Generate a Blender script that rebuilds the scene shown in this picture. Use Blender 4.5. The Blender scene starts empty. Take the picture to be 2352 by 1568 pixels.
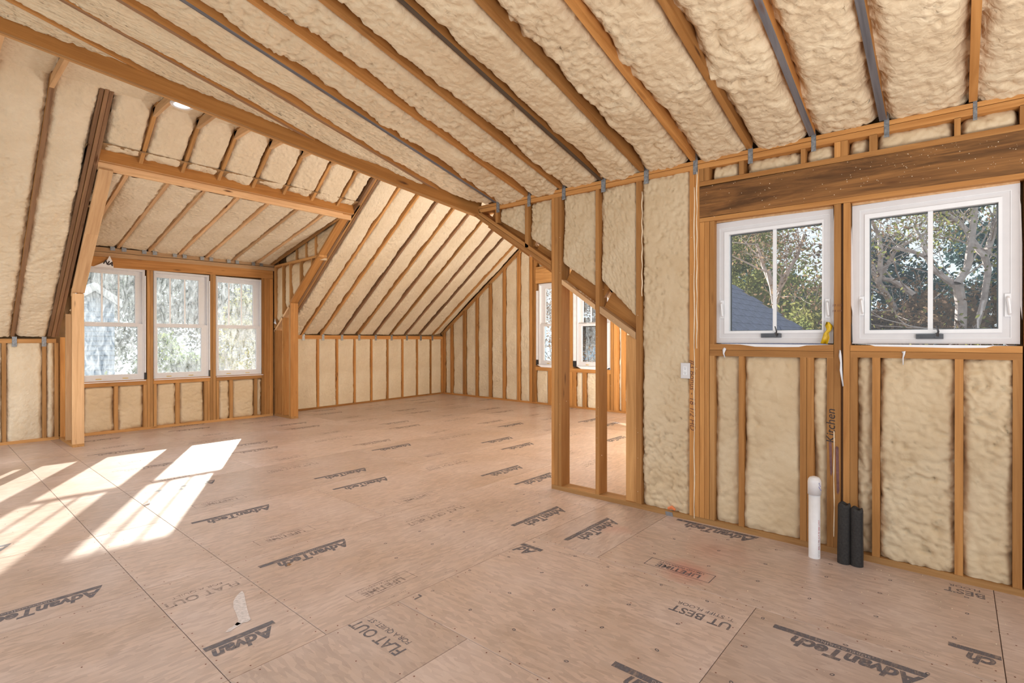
import bpy, bmesh, math, random
import numpy as np
from mathutils import Vector, Matrix

random.seed(7); np.random.seed(7)
S = bpy.context.scene
COL = S.collection
pi = math.pi

# ------------------------------------------------------------------ camera, sky, sun, exposure
FPX, CW, CH, EYE = 1190.46, 2352.0, 1568.0, 1.4395
YAW, PITCH = math.radians(49.277), math.radians(-0.093)
cam_d = bpy.data.cameras.new('camera'); cam = bpy.data.objects.new('camera', cam_d); COL.objects.link(cam)
cam_d.sensor_width = 36.0; cam_d.lens = FPX / CW * 36.0; cam_d.clip_start = 0.05; cam_d.clip_end = 400
cam.location = (0, 0, EYE); cam.rotation_euler = (pi / 2 + PITCH, 0, -YAW)
S.camera = cam
SUN_DIR = Vector((-0.525, -1.0, -0.442)).normalized()          # the way the sunlight travels
world = bpy.data.worlds.new('world'); S.world = world; world.use_nodes = True
wn = world.node_tree.nodes; wl = world.node_tree.links
bg = wn['Background']; bg.inputs['Color'].default_value = (0.86, 0.93, 1.0, 1); bg.inputs['Strength'].default_value = 1.05
sun_d = bpy.data.lights.new('sun', 'SUN'); sun = bpy.data.objects.new('sun', sun_d); COL.objects.link(sun)
sun_d.energy = 14.0; sun_d.angle = math.radians(0.6); sun_d.color = (1.0, 0.95, 0.86)
sun.rotation_euler = (-SUN_DIR).to_track_quat('Z', 'Y').to_euler()
sun.location = (20, 40, 20)
def area(name, loc, rot, sx, sy, power, col):
    d = bpy.data.lights.new(name, 'AREA'); o = bpy.data.objects.new(name, d); COL.objects.link(o)
    d.shape = 'RECTANGLE'; d.size = sx; d.size_y = sy; d.energy = power; d.color = col
    o.location = loc; o.rotation_euler = rot
    return o
# added area lamps that fill the room from behind and left of the camera
area('fill_back', (1.2, -2.4, 1.9), (pi / 2, 0, 0), 5.0, 3.2, 24, (1.0, 0.98, 0.96))
area('fill_left', (-1.5, 4.4, 1.9), (pi / 2, 0, -pi / 2), 9.5, 3.2, 32, (0.96, 0.98, 1.0))
# added fill: one lamp hidden by the right wall, two unseen ones brighten ceilings
area('fill_lamp', (7.0, 3.0, 0.35), (pi - 0.25, 0, -1.2), 2.2, 1.4, 260, (1.0, 0.98, 0.96))
area('fill_lamp', (0.9, -1.3, 0.7), (pi, 0, 0), 2.6, 1.4, 112, (1.0, 0.98, 0.97))
area('fill_lamp', (0.15, 8.35, 0.4), (pi / 2 + 0.75, 0, -1.35), 0.7, 0.7, 9, (1.0, 0.98, 0.96))
for p in ((2.0, 5.62, 3.92), (2.95, 5.25, 3.88)):         # spots added unseen behind the long beam to brighten the far floor
    d = bpy.data.lights.new('down_spot', 'SPOT'); o = bpy.data.objects.new('down_spot', d); COL.objects.link(o); o.location = p
    d.energy = 88; d.spot_size = 2.75; d.spot_blend = 0.6; d.shadow_soft_size = 0.08; d.color = (1.0, 0.97, 0.94)
S.view_settings.view_transform = 'Standard'; S.view_settings.look = 'None'
S.view_settings.gamma = 1.0; S.view_settings.use_curve_mapping = False
S.view_settings.exposure = 0.26

# ------------------------------------------------------------------ measuring: image point -> point on a plane of the house
_cy, _sy = math.cos(YAW), math.sin(YAW)
RV = np.array([_cy, -_sy, 0.0]); FV = np.array([_sy * math.cos(PITCH), _cy * math.cos(PITCH), math.sin(PITCH)])
UV_ = np.cross(RV, FV)
OV = np.array([0, 0, EYE])
def ray(x, y): return RV * (x - CW / 2) / FPX - UV_ * (y - CH / 2) / FPX + FV
def onP(x, y, n, d):
    r = ray(x, y); n = np.array(n, float); return OV + r * ((d - n @ OV) / (n @ r))
def onX(x, y, X): return onP(x, y, (1, 0, 0), X)
def onY(x, y, Y): return onP(x, y, (0, 1, 0), Y)
def onZ(x, y, Z=0.0): return onP(x, y, (0, 0, 1), Z)

# ------------------------------------------------------------------ materials
def mat_new(name):
    m = bpy.data.materials.new(name); m.use_nodes = True
    nt = m.node_tree; b = nt.nodes['Principled BSDF']
    return m, nt, b
def N(nt, t, **kw):
    n = nt.nodes.new(t)
    for k, v in kw.items():
        if k in n.inputs: n.inputs[k].default_value = v
        else: setattr(n, k, v)
    return n
def mapped(nt, scale, coord='Object'):
    tc = N(nt, 'ShaderNodeTexCoord'); mp = N(nt, 'ShaderNodeMapping'); mp.inputs['Scale'].default_value = scale
    nt.links.new(tc.outputs[coord], mp.inputs['Vector']); return mp
def ramp(nt, stops):
    r = N(nt, 'ShaderNodeValToRGB'); e = r.color_ramp.elements
    while len(e) < len(stops): e.new(0.5)
    for el, (p, c) in zip(e, stops): el.position = p; el.color = (*c, 1) if len(c) == 3 else c
    return r
def mixc(nt, fac, a, b, mode='MIX'):
    m = N(nt, 'ShaderNodeMix', data_type='RGBA', blend_type=mode)
    for s, v in ((0, fac), (6, a), (7, b)):
        if hasattr(v, 'links') or isinstance(v, bpy.types.NodeSocket): nt.links.new(v, m.inputs[s])
        else: m.inputs[s].default_value = v if s == 0 else (*v, 1)
    return m.outputs[2]
def plain(name, col, rough=0.5, metal=0.0, noise=0.0, nscale=20.0, spec=0.5):
    m, nt, b = mat_new(name)
    b.inputs['Roughness'].default_value = rough; b.inputs['Metallic'].default_value = metal
    b.inputs['Specular IOR Level'].default_value = spec
    mp = mapped(nt, (nscale,) * 3); n = N(nt, 'ShaderNodeTexNoise', Scale=1.0, Detail=4.0)
    nt.links.new(mp.outputs[0], n.inputs['Vector'])
    r = ramp(nt, [(0.3, tuple(c * (1 - noise) for c in col)), (0.7, tuple(min(1, c * (1 + noise)) for c in col))])
    nt.links.new(n.outputs['Fac'], r.inputs[0]); nt.links.new(r.outputs[0], b.inputs['Base Color'])
    return m
def wood(name, dark, light, knot=(0.12, 0.045, 0.015), vary=0.35, rough=0.62, streak=0.0):
    m, nt, b = mat_new(name)
    oi = N(nt, 'ShaderNodeObjectInfo')
    tc = N(nt, 'ShaderNodeTexCoord'); add = N(nt, 'ShaderNodeVectorMath', operation='ADD')
    mul = N(nt, 'ShaderNodeVectorMath', operation='SCALE'); mul.inputs['Scale'].default_value = 37.0
    cmb = N(nt, 'ShaderNodeCombineXYZ')
    for i in range(3): nt.links.new(oi.outputs['Random'], cmb.inputs[i])
    nt.links.new(cmb.outputs[0], mul.inputs[0])
    nt.links.new(tc.outputs['Object'], add.inputs[0]); nt.links.new(mul.outputs[0], add.inputs[1])
    mp = N(nt, 'ShaderNodeMapping'); mp.inputs['Scale'].default_value = (0.9, 16, 16); nt.links.new(add.outputs[0], mp.inputs[0])
    n1 = N(nt, 'ShaderNodeTexNoise', Scale=1.6, Detail=5.0, Roughness=0.6, Distortion=0.6); nt.links.new(mp.outputs[0], n1.inputs[0])
    r1 = ramp(nt, [(0.28, dark), (0.62, light)]); nt.links.new(n1.outputs['Fac'], r1.inputs[0])
    mp2 = N(nt, 'ShaderNodeMapping'); mp2.inputs['Scale'].default_value = (2.2, 11, 11); nt.links.new(add.outputs[0], mp2.inputs[0])
    v = N(nt, 'ShaderNodeTexVoronoi', Scale=1.0); nt.links.new(mp2.outputs[0], v.inputs[0])
    kr = ramp(nt, [(0.07, (1, 1, 1)), (0.17, (0, 0, 0))]); nt.links.new(v.outputs['Distance'], kr.inputs[0])
    n2 = N(nt, 'ShaderNodeTexNoise', Scale=2.0, Detail=2.0); nt.links.new(add.outputs[0], n2.inputs[0])
    gate = ramp(nt, [(0.5, (0, 0, 0)), (0.62, (1, 1, 1))]); nt.links.new(n2.outputs['Fac'], gate.inputs[0])
    kf = N(nt, 'ShaderNodeMath', operation='MULTIPLY'); nt.links.new(kr.outputs[0], kf.inputs[0]); nt.links.new(gate.outputs[0], kf.inputs[1])
    c = mixc(nt, kf.outputs[0], r1.outputs[0], knot)
    if streak:
        mp3 = N(nt, 'ShaderNodeMapping'); mp3.inputs['Scale'].default_value = (0.5, 5, 5); nt.links.new(add.outputs[0], mp3.inputs[0])
        n3 = N(nt, 'ShaderNodeTexNoise', Scale=2.0, Detail=6.0, Roughness=0.7, Distortion=1.0); nt.links.new(mp3.outputs[0], n3.inputs[0])
        r3 = ramp(nt, [(0.42, (0, 0, 0)), (0.6, (streak,) * 3)]); nt.links.new(n3.outputs['Fac'], r3.inputs[0])
        c = mixc(nt, r3.outputs[0], c, (0.035, 0.018, 0.008))
    hv = N(nt, 'ShaderNodeMapRange'); hv.inputs[3].default_value = 1 - vary; hv.inputs[4].default_value = 1 + vary * 0.45
    nt.links.new(oi.outputs['Random'], hv.inputs[0])
    hs = N(nt, 'ShaderNodeHueSaturation'); nt.links.new(c, hs.inputs['Color']); nt.links.new(hv.outputs[0], hs.inputs['Value'])
    nt.links.new(hs.outputs[0], b.inputs['Base Color']); b.inputs['Roughness'].default_value = rough
    b.inputs['Specular IOR Level'].default_value = 0.25
    bp = N(nt, 'ShaderNodeBump', Strength=0.15, Distance=0.004); nt.links.new(n1.outputs['Fac'], bp.inputs['Height']); nt.links.new(bp.outputs[0], b.inputs['Normal'])
    return m
def foam(name, a, c, bump=1.0, fine=34.0):
    m, nt, b = mat_new(name)
    mp = mapped(nt, (1, 1, 1))
    n1 = N(nt, 'ShaderNodeTexNoise', Scale=2.2, Detail=6.0, Roughness=0.65); nt.links.new(mp.outputs[0], n1.inputs[0])
    r = ramp(nt, [(0.3, a), (0.66, c)]); nt.links.new(n1.outputs['Fac'], r.inputs[0])
    nt.links.new(r.outputs[0], b.inputs['Base Color'])
    b.inputs['Roughness'].default_value = 0.55; b.inputs['Specular IOR Level'].default_value = 0.3
    nz = N(nt, 'ShaderNodeTexNoise', Scale=fine, Detail=3.0, Roughness=0.5, Distortion=0.8); nt.links.new(mp.outputs[0], nz.inputs[0])
    vo = N(nt, 'ShaderNodeTexVoronoi', feature='SMOOTH_F1', Scale=fine * 1.15); vo.inputs['Smoothness'].default_value = 0.25
    mv = N(nt, 'ShaderNodeVectorMath', operation='MULTIPLY_ADD'); nt.links.new(nz.outputs['Color'], mv.inputs[0]); mv.inputs[1].default_value = (0.03,) * 3; nt.links.new(mp.outputs[0], mv.inputs[2]); nt.links.new(mv.outputs[0], vo.inputs[0])
    ad = N(nt, 'ShaderNodeMath', operation='MULTIPLY_ADD'); nt.links.new(vo.outputs['Distance'], ad.inputs[0]); ad.inputs[1].default_value = -0.9; nt.links.new(nz.outputs['Fac'], ad.inputs[2])
    bp = N(nt, 'ShaderNodeBump', Strength=0.75 * bump, Distance=0.014)
    nt.links.new(ad.outputs[0], bp.inputs['Height']); nt.links.new(bp.outputs[0], b.inputs['Normal'])
    return m

M = {}
M['stud'] = wood('framing_lumber', (0.40, 0.19, 0.060), (0.58, 0.31, 0.115))
M['pale'] = wood('pale_lumber', (0.54, 0.31, 0.15), (0.70, 0.45, 0.24))
M['warm'] = wood('warm_lumber', (0.40, 0.17, 0.045), (0.56, 0.27, 0.085))
M['brown'] = wood('weathered_lumber', (0.21, 0.11, 0.055), (0.34, 0.19, 0.10))
M['grey'] = wood('grey_stained_lumber', (0.10, 0.095, 0.105), (0.20, 0.19, 0.20), vary=0.25)
M['black'] = wood('blackened_lumber', (0.05, 0.035, 0.025), (0.14, 0.10, 0.07), vary=0.25)
M['header'] = wood('stained_header_beam', (0.15, 0.062, 0.02), (0.33, 0.15, 0.047), vary=0.05, streak=0.62)
M['beam'] = wood('valley_beam_lumber', (0.33, 0.13, 0.030), (0.47, 0.21, 0.055), vary=0.05)
M['foam'] = foam('spray_foam', (0.68, 0.525, 0.345), (0.80, 0.665, 0.47), 0.8, 20.0)
M['foam_pale'] = foam('spray_foam_pale', (0.66, 0.54, 0.375), (0.77, 0.665, 0.50), 0.7, 20.0)
M['foam_wall'] = foam('spray_foam_wall', (0.61, 0.455, 0.275), (0.70, 0.56, 0.375), 0.5, 14.0)
M['steel'] = plain('galvanised_steel', (0.27, 0.28, 0.29), 0.42, 0.85, 0.35, 60)
M['vinyl'] = plain('white_vinyl', (0.70, 0.69, 0.70), 0.35, 0, 0.02)
M['vinyl_line'] = plain('bright_vinyl_edge', (0.84, 0.85, 0.87), 0.25, 0, 0.02)
M['nickel'] = plain('dark_nickel', (0.10, 0.10, 0.105), 0.35, 0.7, 0.1)
M['wrap'] = plain('white_house_wrap', (0.84, 0.85, 0.88), 0.45, 0, 0.05, 12)
M['tape_black'] = plain('black_flashing_tape', (0.02, 0.021, 0.023), 0.35, 0, 0.2)
M['pvc'] = plain('white_pvc', (0.82, 0.80, 0.80), 0.3, 0, 0.03)
M['rubber'] = plain('black_pipe_insulation', (0.026, 0.023, 0.021), 0.75, 0, 0.35, 90)
M['yellow'] = plain('yellow_plastic_film', (0.72, 0.46, 0.01), 0.4, 0, 0.15)
M['grey_tape'] = plain('grey_duct_tape', (0.25, 0.25, 0.26), 0.4, 0.3, 0.15)
def ink(name, col, lo, hi, wear):
    m = bpy.data.materials.new(name); m.use_nodes = True; nt = m.node_tree; b = nt.nodes['Principled BSDF']; out = nt.nodes['Material Output']
    b.inputs['Base Color'].default_value = (*col, 1); b.inputs['Roughness'].default_value = 0.6
    geo = N(nt, 'ShaderNodeNewGeometry'); mp = N(nt, 'ShaderNodeMapping'); mp.inputs['Scale'].default_value = (14, 40, 14); nt.links.new(geo.outputs['Position'], mp.inputs[0])
    nz = N(nt, 'ShaderNodeTexNoise', Scale=1.0, Detail=6.0, Roughness=0.7); nt.links.new(mp.outputs[0], nz.inputs[0])
    mr = N(nt, 'ShaderNodeMapRange'); mr.inputs[1].default_value = lo; mr.inputs[2].default_value = hi; mr.inputs[3].default_value = 0.0; mr.inputs[4].default_value = wear
    nt.links.new(nz.outputs['Fac'], mr.inputs[0]); tr = N(nt, 'ShaderNodeBsdfTransparent'); mx = N(nt, 'ShaderNodeMixShader')
    nt.links.new(mr.outputs[0], mx.inputs[0]); nt.links.new(b.outputs[0], mx.inputs[1]); nt.links.new(tr.outputs[0], mx.inputs[2]); nt.links.new(mx.outputs[0], out.inputs[0])
    return m
M['ink'] = ink('dark_print_ink', (0.125, 0.12, 0.14), 0.35, 0.75, 0.85)
M['ink_faint'] = ink('worn_print_ink', (0.16, 0.135, 0.135), 0.22, 0.62, 0.95)
M['ink_light'] = plain('light_reversed_print', (0.36, 0.30, 0.28), 0.7, 0, 0.3, 25)
M['pen'] = plain('black_marker', (0.03, 0.02, 0.02), 0.6)
M['brown_pen'] = plain('brown_marker', (0.16, 0.05, 0.025), 0.6)
M['purple'] = plain('purple_paint', (0.17, 0.075, 0.07), 0.6, 0, 0.3, 30)
M['red_ink'] = plain('red_print', (0.55, 0.10, 0.12), 0.6)
M['blue_ink'] = plain('blue_marker', (0.10, 0.13, 0.50), 0.6)
M['smear'] = plain('white_paint_smear', (0.62, 0.56, 0.54), 0.6, 0, 0.2, 60)
M['crumb'] = plain('foam_crumb', (0.85, 0.70, 0.50), 0.7, 0, 0.1)
M['orange_wire'] = plain('orange_plastic', (0.75, 0.22, 0.08), 0.4)
M['sheath'] = plain('sheathing_board', (0.30, 0.18, 0.08), 0.8, 0, 0.2, 8)
def emit(name, col, st):
    m = bpy.data.materials.new(name); m.use_nodes = True; nt = m.node_tree
    e = N(nt, 'ShaderNodeEmission', Strength=st); e.inputs[0].default_value = (*col, 1)
    nt.links.new(e.outputs[0], nt.nodes['Material Output'].inputs[0]); return m
M['led'] = emit('led_diffuser', (1, 0.97, 0.9), 6.0)

def glass(name, haze, blotch=0.0):
    m = bpy.data.materials.new(name); m.use_nodes = True; nt = m.node_tree
    for n in list(nt.nodes): nt.nodes.remove(n)
    out = N(nt, 'ShaderNodeOutputMaterial'); tr = N(nt, 'ShaderNodeBsdfTransparent'); tr.inputs[0].default_value = (0.93, 0.96, 0.96, 1)
    gl = N(nt, 'ShaderNodeBsdfGlossy', Roughness=0.02); lw = N(nt, 'ShaderNodeLayerWeight'); pw = N(nt, 'ShaderNodeMath', operation='POWER'); nt.links.new(lw.outputs['Facing'], pw.inputs[0]); pw.inputs[1].default_value = 5.0
    fr = N(nt, 'ShaderNodeMath', operation='MULTIPLY_ADD'); nt.links.new(pw.outputs[0], fr.inputs[0]); fr.inputs[1].default_value = 0.95; fr.inputs[2].default_value = 0.03
    mx = N(nt, 'ShaderNodeMixShader'); nt.links.new(fr.outputs[0], mx.inputs[0]); nt.links.new(tr.outputs[0], mx.inputs[1]); nt.links.new(gl.outputs[0], mx.inputs[2])
    if haze:
        tl = N(nt, 'ShaderNodeBsdfTranslucent'); tl.inputs[0].default_value = (0.86, 0.9, 0.95, 1)
        mp = mapped(nt, (6, 6, 2.2)); nz = N(nt, 'ShaderNodeTexNoise', Scale=2.0, Detail=7.0, Roughness=0.7, Distortion=1.6); nt.links.new(mp.outputs[0], nz.inputs[0])
        mr = N(nt, 'ShaderNodeMapRange'); mr.inputs[1].default_value = 0.34; mr.inputs[2].default_value = 0.72
        mr.inputs[3].default_value = haze - blotch; mr.inputs[4].default_value = haze + blotch
        nt.links.new(nz.outputs['Fac'], mr.inputs[0])
        m2 = N(nt, 'ShaderNodeMixShader'); nt.links.new(mr.outputs[0], m2.inputs[0]); nt.links.new(mx.outputs[0], m2.inputs[1]); nt.links.new(tl.outputs[0], m2.inputs[2])
        mx = m2
    nt.links.new(mx.outputs[0], out.inputs[0]); return m
M['glass'] = glass('clear_glass', 0)
M['glass_film'] = glass('filmed_glass', 0.075, 0.065)

def osb(name):
    m, nt, b = mat_new(name)
    oi = N(nt, 'ShaderNodeObjectInfo'); tc = N(nt, 'ShaderNodeTexCoord')
    cmb = N(nt, 'ShaderNodeCombineXYZ'); mul = N(nt, 'ShaderNodeVectorMath', operation='SCALE'); mul.inputs['Scale'].default_value = 23.0
    for i in range(2): nt.links.new(oi.outputs['Random'], cmb.inputs[i])
    nt.links.new(cmb.outputs[0], mul.inputs[0]); add = N(nt, 'ShaderNodeVectorMath', operation='ADD')
    nt.links.new(tc.outputs['Object'], add.inputs[0]); nt.links.new(mul.outputs[0], add.inputs[1])
    big = N(nt, 'ShaderNodeTexNoise', Scale=1.3, Detail=4.0, Roughness=0.6); nt.links.new(add.outputs[0], big.inputs[0])
    rb = ramp(nt, [(0.28, (0.44, 0.315, 0.24)), (0.5, (0.50, 0.375, 0.31)), (0.72, (0.565, 0.45, 0.40))]); nt.links.new(big.outputs['Fac'], rb.inputs[0])
    mp = N(nt, 'ShaderNodeMapping'); mp.inputs['Scale'].default_value = (16, 60, 1); mp.inputs['Rotation'].default_value = (0, 0, 0.12); nt.links.new(add.outputs[0], mp.inputs[0])
    fl = N(nt, 'ShaderNodeTexVoronoi', Scale=1.0); nt.links.new(mp.outputs[0], fl.inputs[0])
    sep = N(nt, 'ShaderNodeSeparateColor'); nt.links.new(fl.outputs['Color'], sep.inputs[0])
    rg = ramp(nt, [(0.0, (0.36, 0.36, 0.36)), (1.0, (0.64, 0.64, 0.64))]); nt.links.new(sep.outputs[0], rg.inputs[0])
    c = mixc(nt, 0.5, rb.outputs[0], rg.outputs[0], 'OVERLAY')
    wn_ = N(nt, 'ShaderNodeTexNoise', Scale=1.0, Detail=6.0, Roughness=0.75, Distortion=0.5)
    mpw = N(nt, 'ShaderNodeMapping'); mpw.inputs['Scale'].default_value = (26, 95, 1); nt.links.new(add.outputs[0], mpw.inputs[0]); nt.links.new(mpw.outputs[0], wn_.inputs[0])
    rd = ramp(nt, [(0.31, (0.9, 0.9, 0.9)), (0.37, (0, 0, 0))]); nt.links.new(wn_.outputs['Fac'], rd.inputs[0])
    c = mixc(nt, rd.outputs[0], c, (0.20, 0.11, 0.075))
    rl = ramp(nt, [(0.66, (0, 0, 0)), (0.74, (0.6, 0.6, 0.6))]); nt.links.new(wn_.outputs['Fac'], rl.inputs[0])
    c = mixc(nt, rl.outputs[0], c, (0.60, 0.45, 0.33))
    dn = N(nt, 'ShaderNodeTexNoise', Scale=2.6, Detail=8.0, Roughness=0.7); nt.links.new(tc.outputs['Object'], dn.inputs[0])
    rdn = ramp(nt, [(0.45, (0, 0, 0)), (0.75, (0.55, 0.55, 0.55))]); nt.links.new(dn.outputs['Fac'], rdn.inputs[0])
    c = mixc(nt, rdn.outputs[0], c, (0.53, 0.42, 0.365))
    # red sprayed stains, fixed places on the floor
    geo = N(nt, 'ShaderNodeNewGeometry')
    for (x, y, rr, st) in ((3.17, 1.28, 0.20, 0.65), (3.52, 1.98, 0.16, 0.35), (2.2, 0.2, 0.25, 0.2), (3.62, 1.25, 0.3, 0.2)):
        d = N(nt, 'ShaderNodeVectorMath', operation='DISTANCE'); nt.links.new(geo.outputs['Position'], d.inputs[0]); d.inputs[1].default_value = (x, y, 0)
        a2 = N(nt, 'ShaderNodeMath', operation='MULTIPLY_ADD'); nt.links.new(dn.outputs['Fac'], a2.inputs[0]); a2.inputs[1].default_value = 0.25; nt.links.new(d.outputs['Value'], a2.inputs[2])
        rs = ramp(nt, [(0.10, (st,) * 3), (0.12 + rr, (0, 0, 0))]); nt.links.new(a2.outputs[0], rs.inputs[0])
        c = mixc(nt, rs.outputs[0], c, (0.52, 0.12, 0.08))
    hv = N(nt, 'ShaderNodeMapRange'); hv.inputs[3].default_value = 0.92; hv.inputs[4].default_value = 1.08; nt.links.new(oi.outputs['Random'], hv.inputs[0])
    hs = N(nt, 'ShaderNodeHueSaturation'); nt.links.new(c, hs.inputs['Color']); nt.links.new(hv.outputs[0], hs.inputs['Value'])
    nt.links.new(hs.outputs[0], b.inputs['Base Color'])
    b.inputs['Roughness'].default_value = 0.36; b.inputs['Specular IOR Level'].default_value = 0.5
    bp = N(nt, 'ShaderNodeBump', Strength=0.12, Distance=0.003); nt.links.new(wn_.outputs['Fac'], bp.inputs['Height']); nt.links.new(bp.outputs[0], b.inputs['Normal'])
    return m
M['osb'] = osb('subfloor_board')

# ------------------------------------------------------------------ object helpers
WPOS = {}; WROT = {}
def link(o, parent=None, loc=(0, 0, 0), rotm=None):
    """loc and rotm are given in world space"""
    COL.objects.link(o)
    loc = Vector(loc); R3 = Matrix.Identity(3) if rotm is None else rotm
    WPOS[o.name] = loc; WROT[o.name] = R3
    if parent is not None:
        o.parent = parent; Ri = WROT[parent.name].transposed(); o.location = Ri @ (loc - WPOS[parent.name]); R3 = Ri @ R3
    else: o.location = loc
    o.rotation_euler = R3.to_euler()
    return o
def tag(o, label=None, cat=None, group=None, kind=None):
    if label: o['label'] = label
    if cat: o['category'] = cat
    if group: o['group'] = group
    if kind: o['kind'] = kind
    return o
def struct(name, loc=(0, 0, 0)):
    o = bpy.data.objects.new(name, None); o.empty_display_size = 0.2; o['kind'] = 'structure'
    return link(o, None, loc)
def thing(name, label, cat, loc=(0, 0, 0), group=None):
    o = bpy.data.objects.new(name, None); o.empty_display_size = 0.1
    link(o, None, loc); return tag(o, label, cat, group)
def mesh_obj(name, verts, faces, mats, parent=None, loc=(0, 0, 0), rotm=None, smooth=False, fmat=None):
    me = bpy.data.meshes.new(name); me.from_pydata([tuple(v) for v in verts], [], faces)
    for m in (mats if isinstance(mats, (list, tuple)) else [mats]): me.materials.append(m)
    if fmat is not None: me.polygons.foreach_set('material_index', fmat)
    if smooth: me.polygons.foreach_set('use_smooth', [True] * len(me.polygons))
    me.update()
    return link(bpy.data.objects.new(name, me), parent, loc, rotm)
BOXF = [(0, 3, 2, 1), (4, 5, 6, 7), (0, 1, 5, 4), (1, 2, 6, 5), (2, 3, 7, 6), (3, 0, 4, 7)]
def nv(v): v = Vector(v); v.normalize(); return v
def bar(parent, name, a, b, wdir, w, ddir, d, m='stud', front=None, cut0=None, cut1=None, side=None):
    """a board from a to b (centre line of its visible face), w wide along wdir, d deep along ddir.
    local x runs along the board so that the grain follows it"""
    a = Vector(a); b = Vector(b); t = nv(b - a)
    dd = Vector(ddir); dd = nv(dd - t * dd.dot(t)); ww = t.cross(dd)
    if ww.dot(Vector(wdir)) < 0: ww = -ww
    yy = ww; zz = t.cross(yy); s = 1 if zz.dot(dd) > 0 else -1
    L = (b - a).length; c = (a + b) / 2
    rot = Matrix((t, yy, zz)).transposed()
    e = min(0.0015, w * 0.1)
    z0, z1 = (0, s * d)
    vs = [(-L / 2, -w / 2, z0), (L / 2, -w / 2, z0), (L / 2, w / 2, z0), (-L / 2, w / 2, z0),
          (-L / 2, -w / 2, z1), (L / 2, -w / 2, z1), (L / 2, w / 2, z1), (-L / 2, w / 2, z1)]
    def cutx(cut, end):      # end faces sliced by a plane (point, normal)
        p, n = Vector(cut[0]), Vector(cut[1])
        for i in ((0, 3, 4, 7) if end == 0 else (1, 2, 5, 6)):
            P = c + rot @ Vector(vs[i]); k = (p - P).dot(n) / t.dot(n); vs[i] = (vs[i][0] + k, vs[i][1], vs[i][2])
    if cut0: cutx(cut0, 0)
    if cut1: cutx(cut1, 1)
    fc = [tuple(reversed(f)) for f in BOXF] if s < 0 else BOXF
    mats = [M[m]] if front is None else [M[m], M[front]]
    fm = None if front is None else [1, 0, 0, 0, 0, 0]
    if side: mats.append(M[side]); k_ = len(mats) - 1; fm = [0 if front is None else 1, 0, k_, 0, k_, 0]
    return mesh_obj(name, vs, fc, mats, parent, c, rot, fmat=fm)
def box(parent, name, x0, x1, y0, y1, z0, z1, m):
    c = Vector(((x0 + x1) / 2, (y0 + y1) / 2, (z0 + z1) / 2)); X, Y, Z = abs(x1 - x0) / 2, abs(y1 - y0) / 2, abs(z1 - z0) / 2
    vs = [(-X, -Y, -Z), (X, -Y, -Z), (X, Y, -Z), (-X, Y, -Z), (-X, -Y, Z), (X, -Y, Z), (X, Y, Z), (-X, Y, Z)]
    return mesh_obj(name, vs, BOXF, M[m] if isinstance(m, str) else m, parent, c)
class MB:
    def __init__(s): s.v = []; s.f = []; s.m = []
    def box(s, x0, x1, y0, y1, z0, z1, mi=0):
        k = len(s.v); s.v += [(x0, y0, z0), (x1, y0, z0), (x1, y1, z0), (x0, y1, z0), (x0, y0, z1), (x1, y0, z1), (x1, y1, z1), (x0, y1, z1)]
        s.f += [tuple(i + k for i in f) for f in BOXF]; s.m += [mi] * 6
    def poly(s, pts, mi=0):
        k = len(s.v); s.v += [tuple(p) for p in pts]; s.f.append(tuple(range(k, k + len(pts)))); s.m.append(mi)
    def tube(s, pts, rads, seg=6, mi=0, cap=True):
        k0 = len(s.v); pts = [Vector(p) for p in pts]
        for i, p in enumerate(pts):
            t = (pts[min(i + 1, len(pts) - 1)] - pts[max(i - 1, 0)]); t.normalize()
            a = t.orthogonal(); a.normalize(); b = t.cross(a)
            if i and True:
                a = (pa - t * pa.dot(t)); a.normalize(); b = t.cross(a)
            pa = a
            for j in range(seg):
                an = 2 * pi * j / seg; s.v.append(tuple(p + (a * math.cos(an) + b * math.sin(an)) * rads[i]))
        for i in range(len(pts) - 1):
            for j in range(seg):
                A = k0 + i * seg + j; B = k0 + i * seg + (j + 1) % seg
                s.f.append((A, B, B + seg, A + seg)); s.m.append(mi)
        if cap:
            s.f.append(tuple(k0 + j for j in reversed(range(seg)))); s.m.append(mi)
            s.f.append(tuple(k0 + (len(pts) - 1) * seg + j for j in range(seg))); s.m.append(mi)
    def build(s, name, mats, parent=None, loc=(0, 0, 0), smooth=False, rotm=None):
        ms = [M[x] if isinstance(x, str) else x for x in (mats if isinstance(mats, (list, tuple)) else [mats])]
        L = Vector(loc) if rotm is None else Vector((0, 0, 0))
        vs = [(v[0] - L[0], v[1] - L[1], v[2] - L[2]) for v in s.v]
        return mesh_obj(name, vs, s.f, ms, parent, loc, rotm, smooth, s.m)

# ------------------------------------------------------------------ sprayed foam
def h2(ix, iy, sd):
    v = np.sin(ix * 127.1 + iy * 311.7 + sd * 74.7) * 43758.5453; return v - np.floor(v)
def vnoise(u, v, sd):
    iu, iv = np.floor(u), np.floor(v); fu, fv = u - iu, v - iv; fu = fu * fu * (3 - 2 * fu); fv = fv * fv * (3 - 2 * fv)
    return (h2(iu, iv, sd) * (1 - fu) + h2(iu + 1, iv, sd) * fu) * (1 - fv) + (h2(iu, iv + 1, sd) * (1 - fu) + h2(iu + 1, iv + 1, sd) * fu) * fv
def cells(u, v, sd):
    iu, iv = np.floor(u), np.floor(v); best = np.full(u.shape, 9.0)
    for a in (-1, 0, 1):
        for b in (-1, 0, 1):
            cu, cv = iu + a, iv + b
            d = (cu + h2(cu, cv, sd) - u) ** 2 + (cv + h2(cu, cv, sd + 9) - v) ** 2; best = np.minimum(best, d)
    return np.sqrt(best)
FSEED = [0]
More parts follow.
